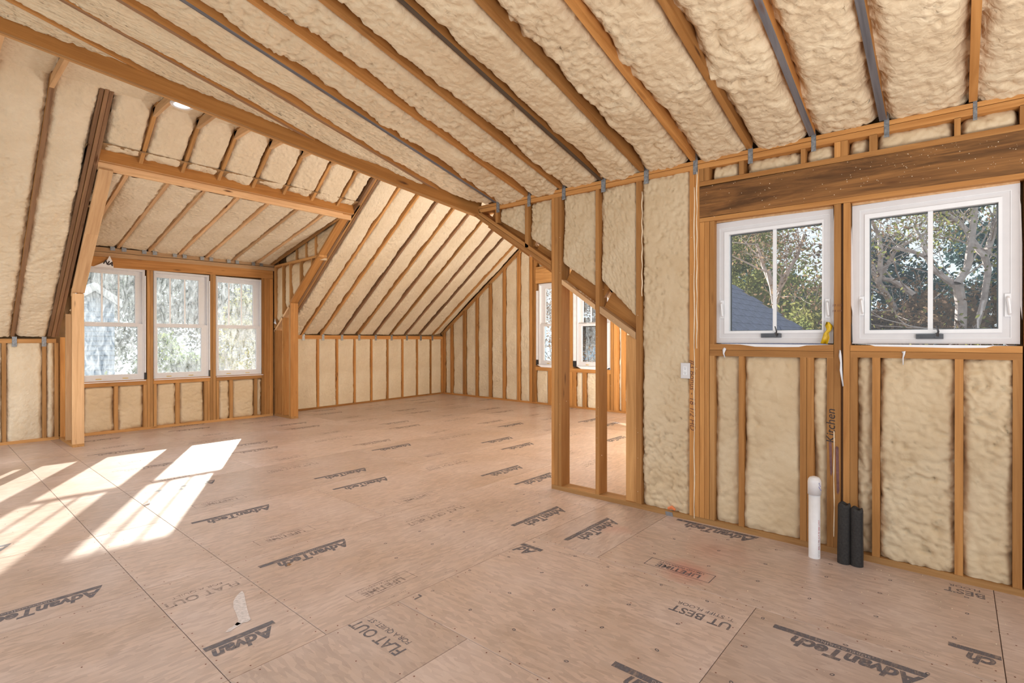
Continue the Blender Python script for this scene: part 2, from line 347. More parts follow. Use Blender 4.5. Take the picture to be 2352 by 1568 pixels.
def foam_patch(parent, A, B, C, D, nrm, m='foam', res=0.022, recess=0.02, edge=0.07, ew=0.028, lump=0.022, cu=0.075, cv=0.11, ends=(0.6, 0.6), big=0.025, name='foam', flat=None, eend=None):
    """A-B is one long side, D-C the other; nrm points into the room"""
    FSEED[0] += 1; sd = FSEED[0] * 1.37
    A, B, C, D = [np.array(p, float) for p in (A, B, C, D)]; nrm = np.array(nv(nrm))
    Lu = max(np.linalg.norm(B - A), np.linalg.norm(C - D)); Lv = max(np.linalg.norm(D - A), np.linalg.norm(C - B))
    nu = max(3, int(Lu / res) + 1); nvv = max(5, int(Lv / (res * 0.85)) + 1)
    u = np.linspace(0, 1, nu); v = np.linspace(0, 1, nvv)
    Ug, Vg = np.meshgrid(u, v, indexing='ij')
    P = (A[None, None] * ((1 - Ug) * (1 - Vg))[..., None] + B * (Ug * (1 - Vg))[..., None] + C * (Ug * Vg)[..., None] + D * ((1 - Ug) * Vg)[..., None])
    wu = np.linalg.norm((B - A)[None, None] * (1 - Vg)[..., None] + (C - D) * Vg[..., None], axis=2)
    wv = np.linalg.norm((D - A)[None, None] * (1 - Ug)[..., None] + (C - B) * Ug[..., None], axis=2)
    su = Ug * wu; sv = Vg * wv
    wa = (vnoise(su / 0.09, sv / 0.09, sd) - 0.5) * 0.07; wb = (vnoise(su / 0.11, sv / 0.11, sd + 3) - 0.5) * 0.07
    c1 = cells((su + wa) / cu, (sv + wb) / cv, sd); c2 = cells((su + wb) / (cu * 0.45), (sv + wa) / (cv * 0.45), sd + 5)
    b1 = np.sqrt(np.clip(1 - c1 ** 2, 0, 1)); b2 = np.sqrt(np.clip(1 - c2 ** 2, 0, 1))
    lo = vnoise(su / 0.45, sv / 0.3, sd + 7) - 0.5
    amp = 0.35 + 1.0 * vnoise(su / 0.5 + 3, sv / 0.4, sd + 11)
    if flat is not None:
        fl = np.clip((vnoise(su / 0.35, sv / 0.25, sd + 21) - flat) * 8, 0, 1); amp = amp * (1 - fl)
    h = -recess + big * lo + lump * amp * (b1 - 0.75) + lump * 0.8 * (0.3 + 0.7 * amp) * (b2 - 0.75)
    def fall(dist, sd2, k, ew=ew):
        sc_ = cells(su / 0.13, sv / 0.13 * 0 + 0.5, sd2 + 6)
        D_ = edge * k * (0.05 + 0.9 * vnoise(su / 0.30, sv / 0.3, sd2) + 0.55 * sc_ + 0.5 * (vnoise(su / 0.04, sv / 0.04, sd2 + 2)))
        return D_ * np.exp(-(dist / (ew * (0.7 + 0.9 * vnoise(su / 0.12, sv / 0.12, sd2 + 4)))) ** 1.5)
    h = h - fall(sv, sd + 13, 1.0) - fall(wv - sv, sd + 15, 1.0)
    if ends[0]: h = h - fall(su, sd + 17, ends[0], eend or ew)
    if ends[1]: h = h - fall(wu - su, sd + 19, ends[1], eend or ew)
    h = np.minimum(h, -0.001)
    P = P + nrm * h[..., None]
    c = P.reshape(-1, 3).mean(0)
    vs = (P - c).reshape(-1, 3)
    idx = np.arange(nu * nvv).reshape(nu, nvv)
    q = np.stack([idx[:-1, :-1], idx[1:, :-1], idx[1:, 1:], idx[:-1, 1:]], -1).reshape(-1, 4)
    n0 = np.cross(B - A, D - A)
    if n0 @ nrm < 0: q = q[:, ::-1]
    me = bpy.data.meshes.new(name)
    me.vertices.add(len(vs)); me.vertices.foreach_set('co', vs.astype(np.float32).ravel())
    me.loops.add(q.size); me.loops.foreach_set('vertex_index', q.astype(np.int32).ravel())
    me.polygons.add(len(q)); me.polygons.foreach_set('loop_start', np.arange(0, q.size, 4, dtype=np.int32)); me.polygons.foreach_set('loop_total', np.full(len(q), 4, dtype=np.int32))
    me.polygons.foreach_set('use_smooth', np.ones(len(q), dtype=bool))
    me.materials.append(M[m]); me.update(); me.validate()
    return link(bpy.data.objects.new(name, me), parent, c)

# ------------------------------------------------------------------ lettering
TXT = {}
def text_mesh(s, size, shear=0.0, bold=0.0, m='ink', space=1.0):
    key = (s, size, shear, bold, m, space)
    if key in TXT: return TXT[key]
    cu = bpy.data.curves.new('lettering', 'FONT'); cu.body = s; cu.size = size; cu.shear = shear; cu.offset = bold; cu.space_character = space
    cu.resolution_u = 3; cu.align_x = 'CENTER'; cu.align_y = 'CENTER'
    o = bpy.data.objects.new('tmp_text', cu); COL.objects.link(o)
    dg = bpy.context.evaluated_depsgraph_get(); me = bpy.data.meshes.new_from_object(o.evaluated_get(dg))
    bpy.data.objects.remove(o); me.materials.clear(); me.materials.append(M[m]); TXT[key] = me
    return me
def text(parent, s, size, loc, xdir, updir, m='ink', shear=0.0, bold=0.0, name='lettering', stretch=1.0, space=1.0):
    me = text_mesh(s, size, shear, bold, m, space); x = nv(xdir); y = nv(updir); z = x.cross(y)
    o = bpy.data.objects.new(name, me); link(o, parent, loc, Matrix((x, y, z)).transposed()); o.scale = (stretch, 1, 1); return o

# ================================================================== THE SETTING
XR, YW, XC0, XC1 = 4.075, 9.97, 1.425, 4.57          # right wall, dormer window wall, dormer cheeks
CS, AS, BS, DS = 0.235, 0.76, 0.72, 0.22             # roof slopes
Z = Vector((0, 0, 1)); XA = Vector((1, 0, 0)); YA = Vector((0, 1, 0))
def ry(px): return onX(px, 784, XR)[1]
def rz(px, py): return onX(px, py, XR)[2]
def line(p, q):                                       # z along the right wall as a function of Y, from two image points
    a, b = onX(*p, XR), onX(*q, XR); k = (b[2] - a[2]) / (b[1] - a[1])
    return lambda Y: a[2] + k * (Y - a[1])

# ---------------- floor: tongue-and-groove boards, each one a piece
floor = struct('floor', (4, 4, 0))
box(floor, 'underlay', -1.7, 9.8, -2.6, 10.9, -0.20, -0.023, 'sheath')
PR = []
G = 0.0028
def board(x0, x1, y0, y1, along):
    L, W = (x1 - x0, y1 - y0) if along == 'x' else (y1 - y0, x1 - x0)
    L -= 2 * G * 0.5; W -= 2 * G * 0.5; e = 0.0015; h = 0.0221
    vs = []
    for z, k in ((-h, 0), (-0.002, 0), (0, e)):
        vs += [(-L / 2 + k, -W / 2 + k, z), (L / 2 - k, -W / 2 + k, z), (L / 2 - k, W / 2 - k, z), (-L / 2 + k, W / 2 - k, z)]
    fc = [(3, 2, 1, 0), (8, 9, 10, 11)]
    for r in (0, 4):
        for i in range(4): fc.append((r + i, r + (i + 1) % 4, r + 4 + (i + 1) % 4, r + 4 + i))
    rm = Matrix.Identity(3) if along == 'x' else Matrix.Rotation(pi / 2, 3, 'Z')
    o = mesh_obj('floor_board', vs, fc, M['osb'], floor, ((x0 + x1) / 2, (y0 + y1) / 2, 0), rm)
    PR.append((o, x0, x1, y0, y1, along)); return o
rows = [2.345, 3.562, 4.80, 6.02, 7.24, 8.46, 9.68, 10.88]
for i in range(len(rows) - 1):
    y0, y1 = rows[i], rows[i + 1]
    xs = [-1.56, 0.88, 1.33]
    x = 1.33 + (2.50 if i % 2 == 0 else 1.22)
    while x < 9.6: xs.append(x); x += 2.44
    xs.append(9.7)
    for a, b in zip(xs[:-1], xs[1:]):
        if b > a + 0.05: board(a, b, y0, y1, 'x')
board(-1.56, 0.88, 1.126, 2.345, 'x'); board(-1.56, 0.88, -0.10, 1.126, 'x')
board(0.88, 1.757, 1.797, 2.345, 'y'); board(0.88, 1.757, -0.64, 1.797, 'y')
board(1.757, 2.98, 0.825, 2.345, 'y'); board(1.757, 2.98, -1.62, 0.825, 'y')
board(2.98, 4.20, 1.815, 2.345, 'x'); board(2.98, 4.20, -0.156, 1.815, 'y'); board(2.98, 4.20, -2.6, -0.156, 'y')
board(4.20, 6.64, 1.126, 2.345, 'x'); board(6.64, 9.08, 1.126, 2.345, 'x')
board(-1.56, 0.88, -2.5, -0.10, 'y'); board(0.88, 1.757, -2.5, -0.64, 'y'); board(1.757, 2.98, -2.5, -1.62, 'y')
def host(x, y):
    for (o, x0, x1, y0, y1, a) in PR:
        if x0 <= x < x1 and y0 <= y < y1: return o
    return floor
EPS = 0.0006
def logo(x, y, ang, m='ink', cut=None):
    """the board maker's logo: slanted word over a solid bar with small reversed lettering; ang 0 reads along +x"""
    p = host(x, y); r = Matrix.Rotation(ang, 3, 'Z'); xd = r @ XA; yd = r @ YA
    c = Vector((x, y, EPS))
    text(p, 'AdvanTech', 0.128, c + yd * 0.024, xd, yd, m, 0.24, 0.0055, stretch=0.84)
    mb = MB(); pts = [c + xd * a + yd * b for a, b in ((-0.27, -0.066), (0.345, -0.066), (0.345, -0.026), (-0.255, -0.026))]
    mb.poly([q - c for q in pts]); o = mb.build('print_bar', m, None); COL.objects.unlink(o); link(o, p, c)
    text(p, 'SUBFLOORING', 0.03, c + yd * -0.0445 + xd * 0.05 + Z * EPS, xd, yd, 'ink_light', 0, 0.0003, space=1.15)
def logo_part(txt, tx, ty, bx, ang, m='ink'):
    """a logo cut off at the edge of its board: tx, ty centre of what is left of the word; bx, width of what is left of the bar"""
    p = host(tx, ty); r = Matrix.Rotation(ang, 3, 'Z'); xd = r @ XA; yd = r @ YA; c = Vector((tx, ty, EPS))
    text(p, txt, 0.128, c, xd, yd, m, 0.24, 0.0055, stretch=0.84)
    mb = MB(); mb.poly([xd * a_ + yd * b_ for a_, b_ in ((bx[0], -0.09), (bx[1], -0.09), (bx[1], -0.05), (bx[0], -0.05))]); o = mb.build('print_bar', m, None); COL.objects.unlink(o); link(o, p, c)
def slogan(x, y, ang, m='ink_faint', a='FLAT OUT BEST', b='FOR A QUIET, STIFF FLOOR'):
    p = host(x, y); r = Matrix.Rotation(ang, 3, 'Z'); xd = r @ XA; yd = r @ YA; c = Vector((x, y, EPS))
    text(p, a, 0.095, c + yd * 0.02, xd, yd, m, 0, 0.0015, stretch=0.9)
    text(p, b, 0.046, c + yd * -0.052, xd, yd, m, 0, 0.0003, stretch=0.95)
def lifetime(x, y, ang, m='ink_faint'):
    p = host(x, y); r = Matrix.Rotation(ang, 3, 'Z'); xd = r @ XA; yd = r @ YA; c = Vector((x, y, EPS))
    text(p, 'LIFETIME', 0.074, c + yd * 0.014, xd, yd, m, 0, 0.002)
    text(p, 'LIMITED WARRANTY', 0.031, c + yd * -0.036, xd, yd, m, 0, 0.0004)
    mb = MB(); W, H, t = 0.21, 0.062, 0.005
    for a in ((-W, W, -H, -H + t), (-W, W, H - t, H), (-W, -W + t, -H, H), (W - t, W, -H, H)):
        q = [xd * a[i] + yd * a[j] for i, j in ((0, 2), (1, 2), (1, 3), (0, 3))]; mb.poly(q)
    o = mb.build('print_box', m, None); COL.objects.unlink(o); link(o, p, c)
def small(x, y, ang, s, size=0.022, m='ink_faint'):
    p = host(x, y); r = Matrix.Rotation(ang, 3, 'Z'); text(p, s, size, (x, y, EPS), r @ XA, r @ YA, m, stretch=1.3)
# prints read upside down from the camera on the long rows
for (o, x0, x1, y0, y1, al) in list(PR):
    if al != 'x' or y0 < 2.3 or x1 - x0 < 1.0: continue
    fade = 'ink' if (y0 < 6) else 'ink_faint'
    first = y0 < 2.4 and x0 > 1 and x0 < 1.5
    for (dx, dy, fn) in ((0.46, 0.97, logo), (1.76, 0.235, logo), (0.48, 0.21, lifetime), (1.50, 0.93, slogan)):
        X = x0 + dx; Y = y0 + dy
        if x0 < 0: X = x1 - 2.44 + dx
        if X + 0.36 > x1 or X < 0.0 or X - 0.36 < x0: continue
        if first and fn is logo and dx > 1: X, Y = 3.40, 2.58
        if first and fn is logo and dx < 1: X, Y = 1.79, 3.32
        if first and fn is lifetime: X, Y = 1.81, 2.56
        if abs(X - 4.15) < 0.5 and Y < 3.1: continue
        if fn is logo and x0 < 0 and y0 < 4: continue
        if fn is logo: logo(X, Y, pi, fade)
        else: fn(X, Y, pi)
logo(3.43, 2.10, pi); logo_part('Advan', 1.045, 2.585, (-.17, .155), pi); logo(0.47, 3.76, pi)
slogan(1.08, 3.27, pi, 'ink_faint', 'FLAT OUT', 'FOR A QUIET'); slogan(1.50, 2.14, pi / 2, 'ink', 'FLAT OUT', 'FOR A QUIET, ST')
logo(3.985, 1.37, pi / 2); logo(2.80, 0.36, pi / 2); logo_part('ch', 3.15, -0.085, (-.065, .12), pi / 2)
lifetime(3.155, 1.33, pi / 2, 'ink'); slogan(2.71, 1.02, pi / 2, 'ink', 'UT BEST', 'T, STIFF FLOOR')
slogan(3.955, -0.03, pi / 2, 'ink', 'BEST', 'FLOOR'); logo(2.00, 0.82, pi / 2); logo_part('Ad', 2.755, 2.25, (-.09, .09), pi / 2)
text(host(1.9, 2.3), 'L', .074, (1.86, 2.30, EPS), (0, 1, 0), (-1, 0, 0), 'ink', 0, .002)
random.seed(3)
for k in range(9): small(2.90 - 0.02 * (k % 3), 0.9 + k * 0.16, pi / 2, random.choice(['SPAN 24', 'STURD-I-FLOOR', 'EXPOSURE 1', 'TONGUE AND GROOVE']), 0.018)
for k in range(10): small(3.06, -0.05 + k * 0.18, pi / 2, random.choice(['SPAN 24', '23/32', 'EXPOSURE 1', 'THIS SIDE UP']), 0.018)
for k in range(6): small(0.98 + 0 * k, 2.45, pi, '', 0.02) if False else None
for k in range(12): small(1.6 + k * 0.2, 2.41, pi, random.choice(['23/32', 'SPAN 24', 'EXPOSURE 1']), 0.017)
for k in range(7): small(-0.3 + k * 0.19, 3.50, pi, random.choice(['23/32', 'SPAN 24', 'EXPOSURE 1']), 0.017)
# nail targets printed on the near boards
ring_me = None
def target(x, y):
    global ring_me
    if ring_me is None:
        mb = MB()
        for i in range(10):
            a, b = 2 * pi * i / 10, 2 * pi * (i + 1) / 10
            mb.poly([(math.cos(a) * 0.006, math.sin(a) * 0.004, 0), (math.cos(a) * 0.012, math.sin(a) * 0.0085, 0), (math.cos(b) * 0.012, math.sin(b) * 0.0085, 0), (math.cos(b) * 0.006, math.sin(b) * 0.004, 0)])
        o = mb.build('nail_target', 'ink', host(x, y), (0, 0, 0)); ring_me = o.data; o.location = Vector((x, y, EPS)) - WPOS[host(x, y).name]; return
    link(bpy.data.objects.new('nail_target', ring_me), host(x, y), (x, y, EPS), Matrix.Rotation(random.uniform(0, 3), 3, 'Z'))
for X0 in np.arange(1.95, 2.95, 0.31):
    for Y0 in np.arange(-0.2, 2.3, 0.31): target(X0 + random.uniform(-.03, .03), Y0 + random.uniform(-.04, .04))
for X0 in (3.3, 3.62, 3.86):
    for Y0 in np.arange(0.0, 1.8, 0.31): target(X0 + random.uniform(-.03, .03), Y0 + random.uniform(-.04, .04))
for X0 in np.arange(2.1, 3.8, 0.31): target(X0, 2.82); target(X0 + .1, 2.48 + .6)
# screw heads along the joints, joined: far too many and small to pick apart
mb = MB()
def screw(x, y):
    r = 0.0042; k = len(mb.v)
    mb.v += [(x + r * math.cos(i * pi / 3), y + r * math.sin(i * pi / 3), EPS) for i in range(6)]; mb.f.append(tuple(range(k, k + 6))); mb.m.append(0)
for (o, x0, x1, y0, y1, al) in PR:
    if y0 > 6: continue
    for s in (x0 + 0.02, x1 - 0.02):
        for y in np.arange(y0 + 0.05, y1, 0.15): screw(s + random.uniform(-.006, .006), y + random.uniform(-.02, .02))
    for y in (y0 + 0.03, y1 - 0.03):
        for x in np.arange(x0 + 0.1, x1, 0.41): screw(x + random.uniform(-.03, .03), y)
    for x in np.arange(x0 + 0.41, x1 - 0.1, 0.41):
        for y in np.arange(y0 + 0.25, y1, 0.31): screw(x + random.uniform(-.02, .02), y + random.uniform(-.03, .03))
tag(mb.build('screw_heads', 'brown_pen', floor), kind='stuff')

# ---------------- right wall
wr = struct('wall_right', (XR, 1.0, 0))
z_t, z_m, z_b = line((1603, 367), (2352, 209)), line((1603, 378), (2352, 226)), line((1603, 389), (2352, 240))
z_l1, z_l0 = line((1606, 417.5), (2352, 284)), line((1606, 429), (2352, 298))
z_h1, z_h0, z_k0 = line((1606, 430), (2352, 299)), line((1606, 501), (2352, 395.3)), line((1606, 511.5), (2352, 410))
YE = -1.9
def hbar(name, y0, y1, zf0, zf1, m='stud', x=XR, d=0.14, front=None):   # board lying along the right wall between two z-lines
    a, b = (x, y0, (zf0(y0) + zf1(y0)) / 2), (x, y1, (zf0(y1) + zf1(y1)) / 2)
    return bar(wr, name, a, b, Z, abs(zf1(y0) - zf0(y0)) - 0.004, XA, d, m, front)
hbar('top_plate', 4.03, YE, z_m, z_t, 'warm'); hbar('top_plate', 3.98, YE, z_b, z_m, 'warm')
bar(wr, 'bottom_plate', (XR, 3.0, 0.0205), (XR, YE, 0.0205), Z, 0.041, XA, 0.14, 'stud')
def rstud(p0, p1, z0, z1, m='stud', x=XR, d=0.14, name='stud'):
    a, b = ry(p0), ry(p1); y = (a + b) / 2
    zz0 = z0(y) if callable(z0) else z0; zz1 = z1(y) if callable(z1) else z1
    return bar(wr, name, (x, y, zz0), (x, y, zz1), YA, abs(a - b), XA, d, m)
PB = 0.042
for a, b in ((1266.8, 1273.8), (1274.2, 1281.6), (1282.2, 1289.4)): rstud(a, b, PB, z_b, 'warm')
rstud(1367.9, 1376.2, PB, z_b, 'warm'); rstud(1461, 1473.4, PB, z_b, 'warm')
rstud(1435.2, 1460.2, PB, lambda y: rz(1448, 769), 'stud', XR + 0.022, 0.038, 'trimmer')
for a, b in ((1583.6, 1595), (1595.8, 1606)): rstud(a, b, PB, z_b, 'warm')
for a, b in ((1607, 1617.6), (1618.3, 1629)): rstud(a, b, PB, z_k0, 'warm')
zs1, zs0 = rz(1640, 790), rz(1640, 817); zt1, zt0 = rz(2100, 793.5), rz(2100, 823)
SILL1 = (ry(1630), ry(1914.5)); SILL2 = (ry(1953), ry(2349))
for (s, z1, z0) in ((SILL1, zs1, zs0), (SILL2, zt1, zt0)):
    zm = (z1 + z0) / 2
    for (p, q) in ((z1, zm + 0.001), (zm - 0.001, z0)):
        bar(wr, 'sill_plate', (XR, s[0], (p + q) / 2), (XR, s[1], (p + q) / 2), Z, abs(p - q), XA, 0.14, 'warm')
for a, b, zz in ((1630, 1641, zs0), (1697, 1708.5, zs0), (1837.6, 1852.5, zs0), (1853.5, 1868.8, zs0), (1899.5, 1915, zs0),
                 (1953, 1969, zt0), (2003.5, 2021, zt0), (2193, 2213, zt0), (2326.5, 2349, zt0)): rstud(a, b, PB, zz, 'warm' if a % 2 else 'stud')
rstud(1915.5, 1931, PB, z_k0, 'warm'); rstud(1937, 1952.2, PB, z_k0, 'warm')
bar(wr, 'shim', (XR + .03, ry(1934), PB), (XR + .03, ry(1934), z_k0(ry(1934))), YA, .02, XA, .05, 'brown')
rstud(1630, 1640.5, zs1, z_k0, 'warm', name='jack_stud')
y2 = ry(2350); bar(wr, 'stud', (XR, y2 - 0.025, PB), (XR, y2 - 0.025, z_k0(y2)), YA, 0.038, XA, 0.14, 'warm')
for k in range(4): bar(wr, 'stud', (XR, -0.75 - 0.4 * k, PB), (XR, -0.75 - 0.4 * k, z_b(-0.75 - .4 * k)), YA, 0.038, XA, 0.14, 'warm')
YH0, YH1 = ry(1606.5), -0.62
hbar('header_plate', YH0, YH1, z_l0, z_l1, 'warm'); hbar('header_beam', YH0, YH1, z_h0, z_h1, 'header'); hbar('head_plate', YH0, YH1, z_k0, z_h0, 'warm')
for a, b in ((1607, 1616), (1617, 1629), (1697, 1708), (1839, 1849.6), (1916, 1930.8), (1931.6, 1946.6), (1996, 2014), (2191, 2206), (2342, 2358)):
    rstud(a, b, z_l1, z_b, 'warm', name='cripple_stud')
for k in range(2): bar(wr, 'cripple_stud', (XR, -0.45 - 0.15 * k, z_l1(-.5)), (XR, -0.45 - 0.15 * k, z_b(-.5)), YA, 0.038, XA, 0.14, 'warm')
# sloping members of the gable behind
def rake(pa, pb, qa, qb, name, m, d=0.14, x=XR):     # upper edge pa-pb, lower edge qa-qb (image points)
    a0, a1, b0, b1 = [Vector(onX(*p, x)) for p in (pa, pb, qa, qb)]
    A_, B_ = (a0 + b0) / 2, (a1 + b1) / 2; t = nv(B_ - A_); w = abs((a1 - b1).dot(Vector((0, -t.z, t.y)).normalized()))
    return bar(wr, name, A_, B_, Z, w, XA, d, m, cut0=((x, A_.y, A_.z), (0, 1, 0)), cut1=((x, B_.y, B_.z), (0, 1, 0)))
rake((1090, 477), (1265.5, 599), (1080, 480), (1265.5, 608.7), 'rake_plate', 'warm')
rake((1080, 480.5), (1265.5, 609.2), (1068, 481.5), (1265.5, 619.5), 'rake_plate', 'warm')
rake((1290, 641.5), (1366.8, 699.5), (1290, 653), (1366.8, 711), 'rake_plate', 'pale')
rake((1377, 703.6), (1460, 763), (1377, 718), (1460, 779.5), 'rake_plate', 'pale')
for p, q in ((1110, 1205), (1213, 1266), (1289, 1367), (1376, 1461)):      # rafter seen behind the plates
    f = lambda px: 641.5 + (px - 1290) * (763 - 641.5) / (1460 - 1290) + 2
    a, b = Vector(onX(p, f(p), XR)), Vector(onX(q, f(q), XR)); t = nv(b - a); n = Vector((0, -t.z, t.y)); n = -n if n.z < 0 else n
    bar(wr, 'rafter_side', a + n * 0.10 + XA * 0.085, b + n * 0.10 + XA * 0.085, Z, 0.24, XA, 0.04, 'beam')
rstud(1205.7, 1213.2, lambda y: rz(1212, 568), z_b, 'warm', name='cripple_stud'); rstud(1138, 1143, lambda y: rz(1140, 512), z_b, 'warm', name='cripple_stud')
# foam between the studs
NX = (-1, 0, 0)
def wfoam(p0, p1, zt, zb_, m='foam_wall', **k):
    a, b = ry(p0), ry(p1)
    f = lambda z, y: z(y) if callable(z) else z
    kw = dict(res=0.012, recess=0.016, edge=0.028, ew=0.014, lump=0.042, cu=0.05, cv=0.07, ends=(0.4, 0.4), big=0.03); kw.update(k)
    zb2 = zb_ if isinstance(zb_, tuple) else (zb_, zb_)
    return foam_patch(wr, (XR, a, f(zb2[0], a)), (XR, a, f(zt, a)), (XR, b, f(zt, b)), (XR, b, f(zb2[1], b)), NX, m, **kw)
wfoam(1474, 1583.6, z_b, PB, recess=0.014, lump=0.042, cu=0.05, cv=0.05)
wfoam(1641, 1697, zs0, PB, lump=0.03, cu=0.06, cv=0.05, recess=0.035); wfoam(1709, 1837.6, zs0, PB, lump=0.024, cu=0.07, cv=0.09)
wfoam(1869, 1899.5, zs0, PB); wfoam(1969.5, 2003, zt0, PB, recess=0.05)
wfoam(2021.5, 2193, zt0, PB, lump=0.042, cu=0.035, cv=0.065); wfoam(2213.5, 2326.5, zt0, PB, lump=0.045, cu=0.045, cv=0.075)
foam_patch(wr, (XR, -0.325, PB), (XR, -0.325, zt0), (XR, -0.73, zt0), (XR, -0.73, PB), NX, 'foam_wall', res=0.03)
wfoam(1289.6, 1367.8, z_b, (rz(1290, 602), rz(1367, 657)), recess=0.02, lump=0.038, cu=.045, cv=.05); wfoam(1376.4, 1460.8, z_b, (rz(1377, 640), rz(1461, 728)), recess=0.02, lump=0.040, cu=0.045, cv=.05)
wfoam(1143, 1205.5, z_b, (rz(1146, 505), rz(1205, 540)), recess=0.03); wfoam(1213.5, 1266, z_b, (rz(1214, 545), rz(1266, 578)), recess=0.03)
for a, b in ((1629, 1697), (1708, 1839), (1850, 1916), (1947, 1996), (2014, 2191), (2206, 2342)):
    wfoam(a, b, z_b, z_l1, lump=0.04, cu=0.06, cv=0.06, edge=0.07, recess=0.04, res=0.01)
# steel rafter ties along the top plate
CRY = [-0.065, 0.367, 0.768, 1.176, 1.603, 2.043, 2.449, 2.890, 3.315, 3.74]
for i, px in enumerate([(2234, 2244), (2030, 2042), (1863, 1874), (1718, 1729), (1592, 1602.5), (1479, 1490), (1381, 1391), (1291, 1299), (1211.5, 1219), (1140.5, 1147.5)]):
    a, b = ry(px[0]), ry(px[1]); y = (a + b) / 2; mb = MB()
    zt, zb2 = z_t(y) + 0.035, z_b(y) - 0.035
    mb.box(XR - 0.0025, XR, b, a, zb2, zt - 0.03)
    mb.poly([(XR - 0.0025, b, zt - 0.03), (XR - 0.0025, a, zt - 0.03), (XR + 0.0, a + 0.012, zt + 0.05), (XR + 0.0, b + 0.012, zt + 0.05)])
    mb.box(XR - 0.006, XR - 0.002, b + 0.004, a - 0.004, zb2 + 0.015, zb2 + 0.07)
    mb.build('rafter_tie', 'steel', wr)
# outer boarding (keeps the sun out between the openings)
mb = MB(); X1, X2 = XR + 0.145, XR + 0.165
W1 = (ry(1641), ry(1914), rz(1640, 787), 2.33); W2 = (ry(1957), ry(2346), rz(2100, 790), 2.33)
mb.box(X1, X2, YE, W2[1] + 0.01, 0, 3.0); mb.box(X1, X2, W2[0] - 0.0, W1[1], 0, 3.0); mb.box(X1, X2, W1[0], 2.02, 0, 3.0)
mb.box(X1, X2, W1[1], W1[0], 0, W1[2] - 0.01); mb.box(X1, X2, W1[1], W1[0], W1[3] + 0.02, 3.0)
mb.box(X1, X2, W2[1], W2[0], 0, W2[2] - 0.01); mb.box(X1, X2, W2[1], W2[0], W2[3] + 0.02, 3.0)
k = len(mb.v); mb.poly([(X1, 2.02, 1.72), (X1, 2.02, 3.0), (X1, 4.1, 3.05)])
mb.build('outer_boarding', 'sheath', wr)

# ---------------- low-pitch ceiling over the near part of the room
ce = struct('ceiling', (2.0, 2.0, 3.2))
def zc(x, y): return z_t(y) + CS * (XR - x)
def xv(y): return 3.637 - (y - 4.168) / 0.345            # valley, in plan
def yv(x): return 4.168 - (x - 3.637) * 0.345
XL = -1.55
CRI = [-1.35, -0.92, -0.49] + CRY + [4.168, 4.57, 4.971, 5.38]
gr = {0.367: 'grey', 0.768: 'grey', 2.449: 'black', 3.74: 'grey', 4.168: 'brown', 4.57: 'brown'}
for y in CRI:
    xa = XR if y < 4.05 else xv(y) + 0.02
    bar(ce, 'rafter', (xa, y, zc(xa, y)), (XL, y, zc(XL, y)), YA, 0.038, Z, 0.235, 'warm', gr.get(y))
bays = list(zip(CRI[:-1], CRI[1:]))
for (a, b) in bays:
    a2, b2 = a + 0.019, b - 0.019
    xa = XR + 0.03 if a2 < 4.05 else xv(a2); xb = XR + 0.03 if b2 < 4.05 else xv(b2)
    near = a > -0.5
    vb, va = (-0.022 if b2 > 4.05 else -0.04), (-0.022 if a2 > 4.05 else -0.04)
    foam_patch(ce, (xb, b2, zc(xb, b2) + vb), (XL, b2, zc(XL, b2)), (XL, a2, zc(XL, a2)), (xa, a2, zc(xa, a2) + va), (-CS, 0, -1), 'foam',
               res=0.0165 if near else 0.05, recess=0.035, edge=0.075 if (a < 1.3 or a > 3.6) else 0.10, ew=0.034, lump=0.050, cu=0.05, cv=0.068, ends=(0, 0), big=0.045, flat=0.80)
mb = MB(); t = 0.245
mb.poly([(XR + 0.5, -2.6, zc(XR + .5, -2.6) + t), (XR + 0.5, 4.0, zc(XR + .5, 4.0) + t), (XL, yv(XL), zc(XL, yv(XL)) + t), (XL, -2.6, zc(XL, -2.6) + t)])
mb.poly([(XR + 0.5, -2.6, zc(XR + .5, -2.6) + t + .02), (XL, -2.6, zc(XL, -2.6) + t + .02), (XL, yv(XL) + .1, zc(XL, yv(XL)) + t + .02), (XR + 0.5, 4.1, zc(XR + .5, 4.0) + t + .02)])
mb.build('roof_deck', 'sheath', ce)
# valley beam of two planks; its lower edge is measured in the photograph
VN = (0.345, 1, 0); VD = 0.345 * 3.637 + 4.168 - 0.02
vdir = Vector((1, -0.345, 0)).normalized(); vn = Vector((-0.345, -1, 0)).normalized()
b0, b1 = Vector(onP(-60, 46, VN, VD)), Vector(onP(1066, 481.5, VN, VD)); bt = nv(b1 - b0); b1 = b1 + bt * 0.22
b0 = b0 - bt * 1.2
for k in range(2):
    o_ = -vn * (0.040 * k)
    bar(ce, 'valley_beam', b0 + o_ + Z * 0.15, b1 + o_ + Z * 0.15, Z, 0.30, -vn, 0.038, 'beam', side='stud')

# ---------------- steep roof slope over the knee wall, with the dormer in it
ca = struct('ceiling.001', (5.0, 8.5, 2.6))
def za(y): return 1.5 + AS * (10.15 - y)
def zaL(y): return 1.49 + 0.81 * (9.96 - y)
def ya(z): return 10.15 - (z - 1.5) / AS
KN = (-0.097, 1, 0); KD = 10.16 - 0.097 * 4.7
def yk(x): return 9.96 if x < 4.6 else KD + 0.097 * x
ZF = 3.975
def arafter(x, y0, y1, dz=0.0, w=0.038, m='stud', d=0.235, name='rafter', front=None):
    return bar(ca, name, (x, y0, za(y0) + dz), (x, y1, za(y1) + dz), XA, w, Z, d, m, front)
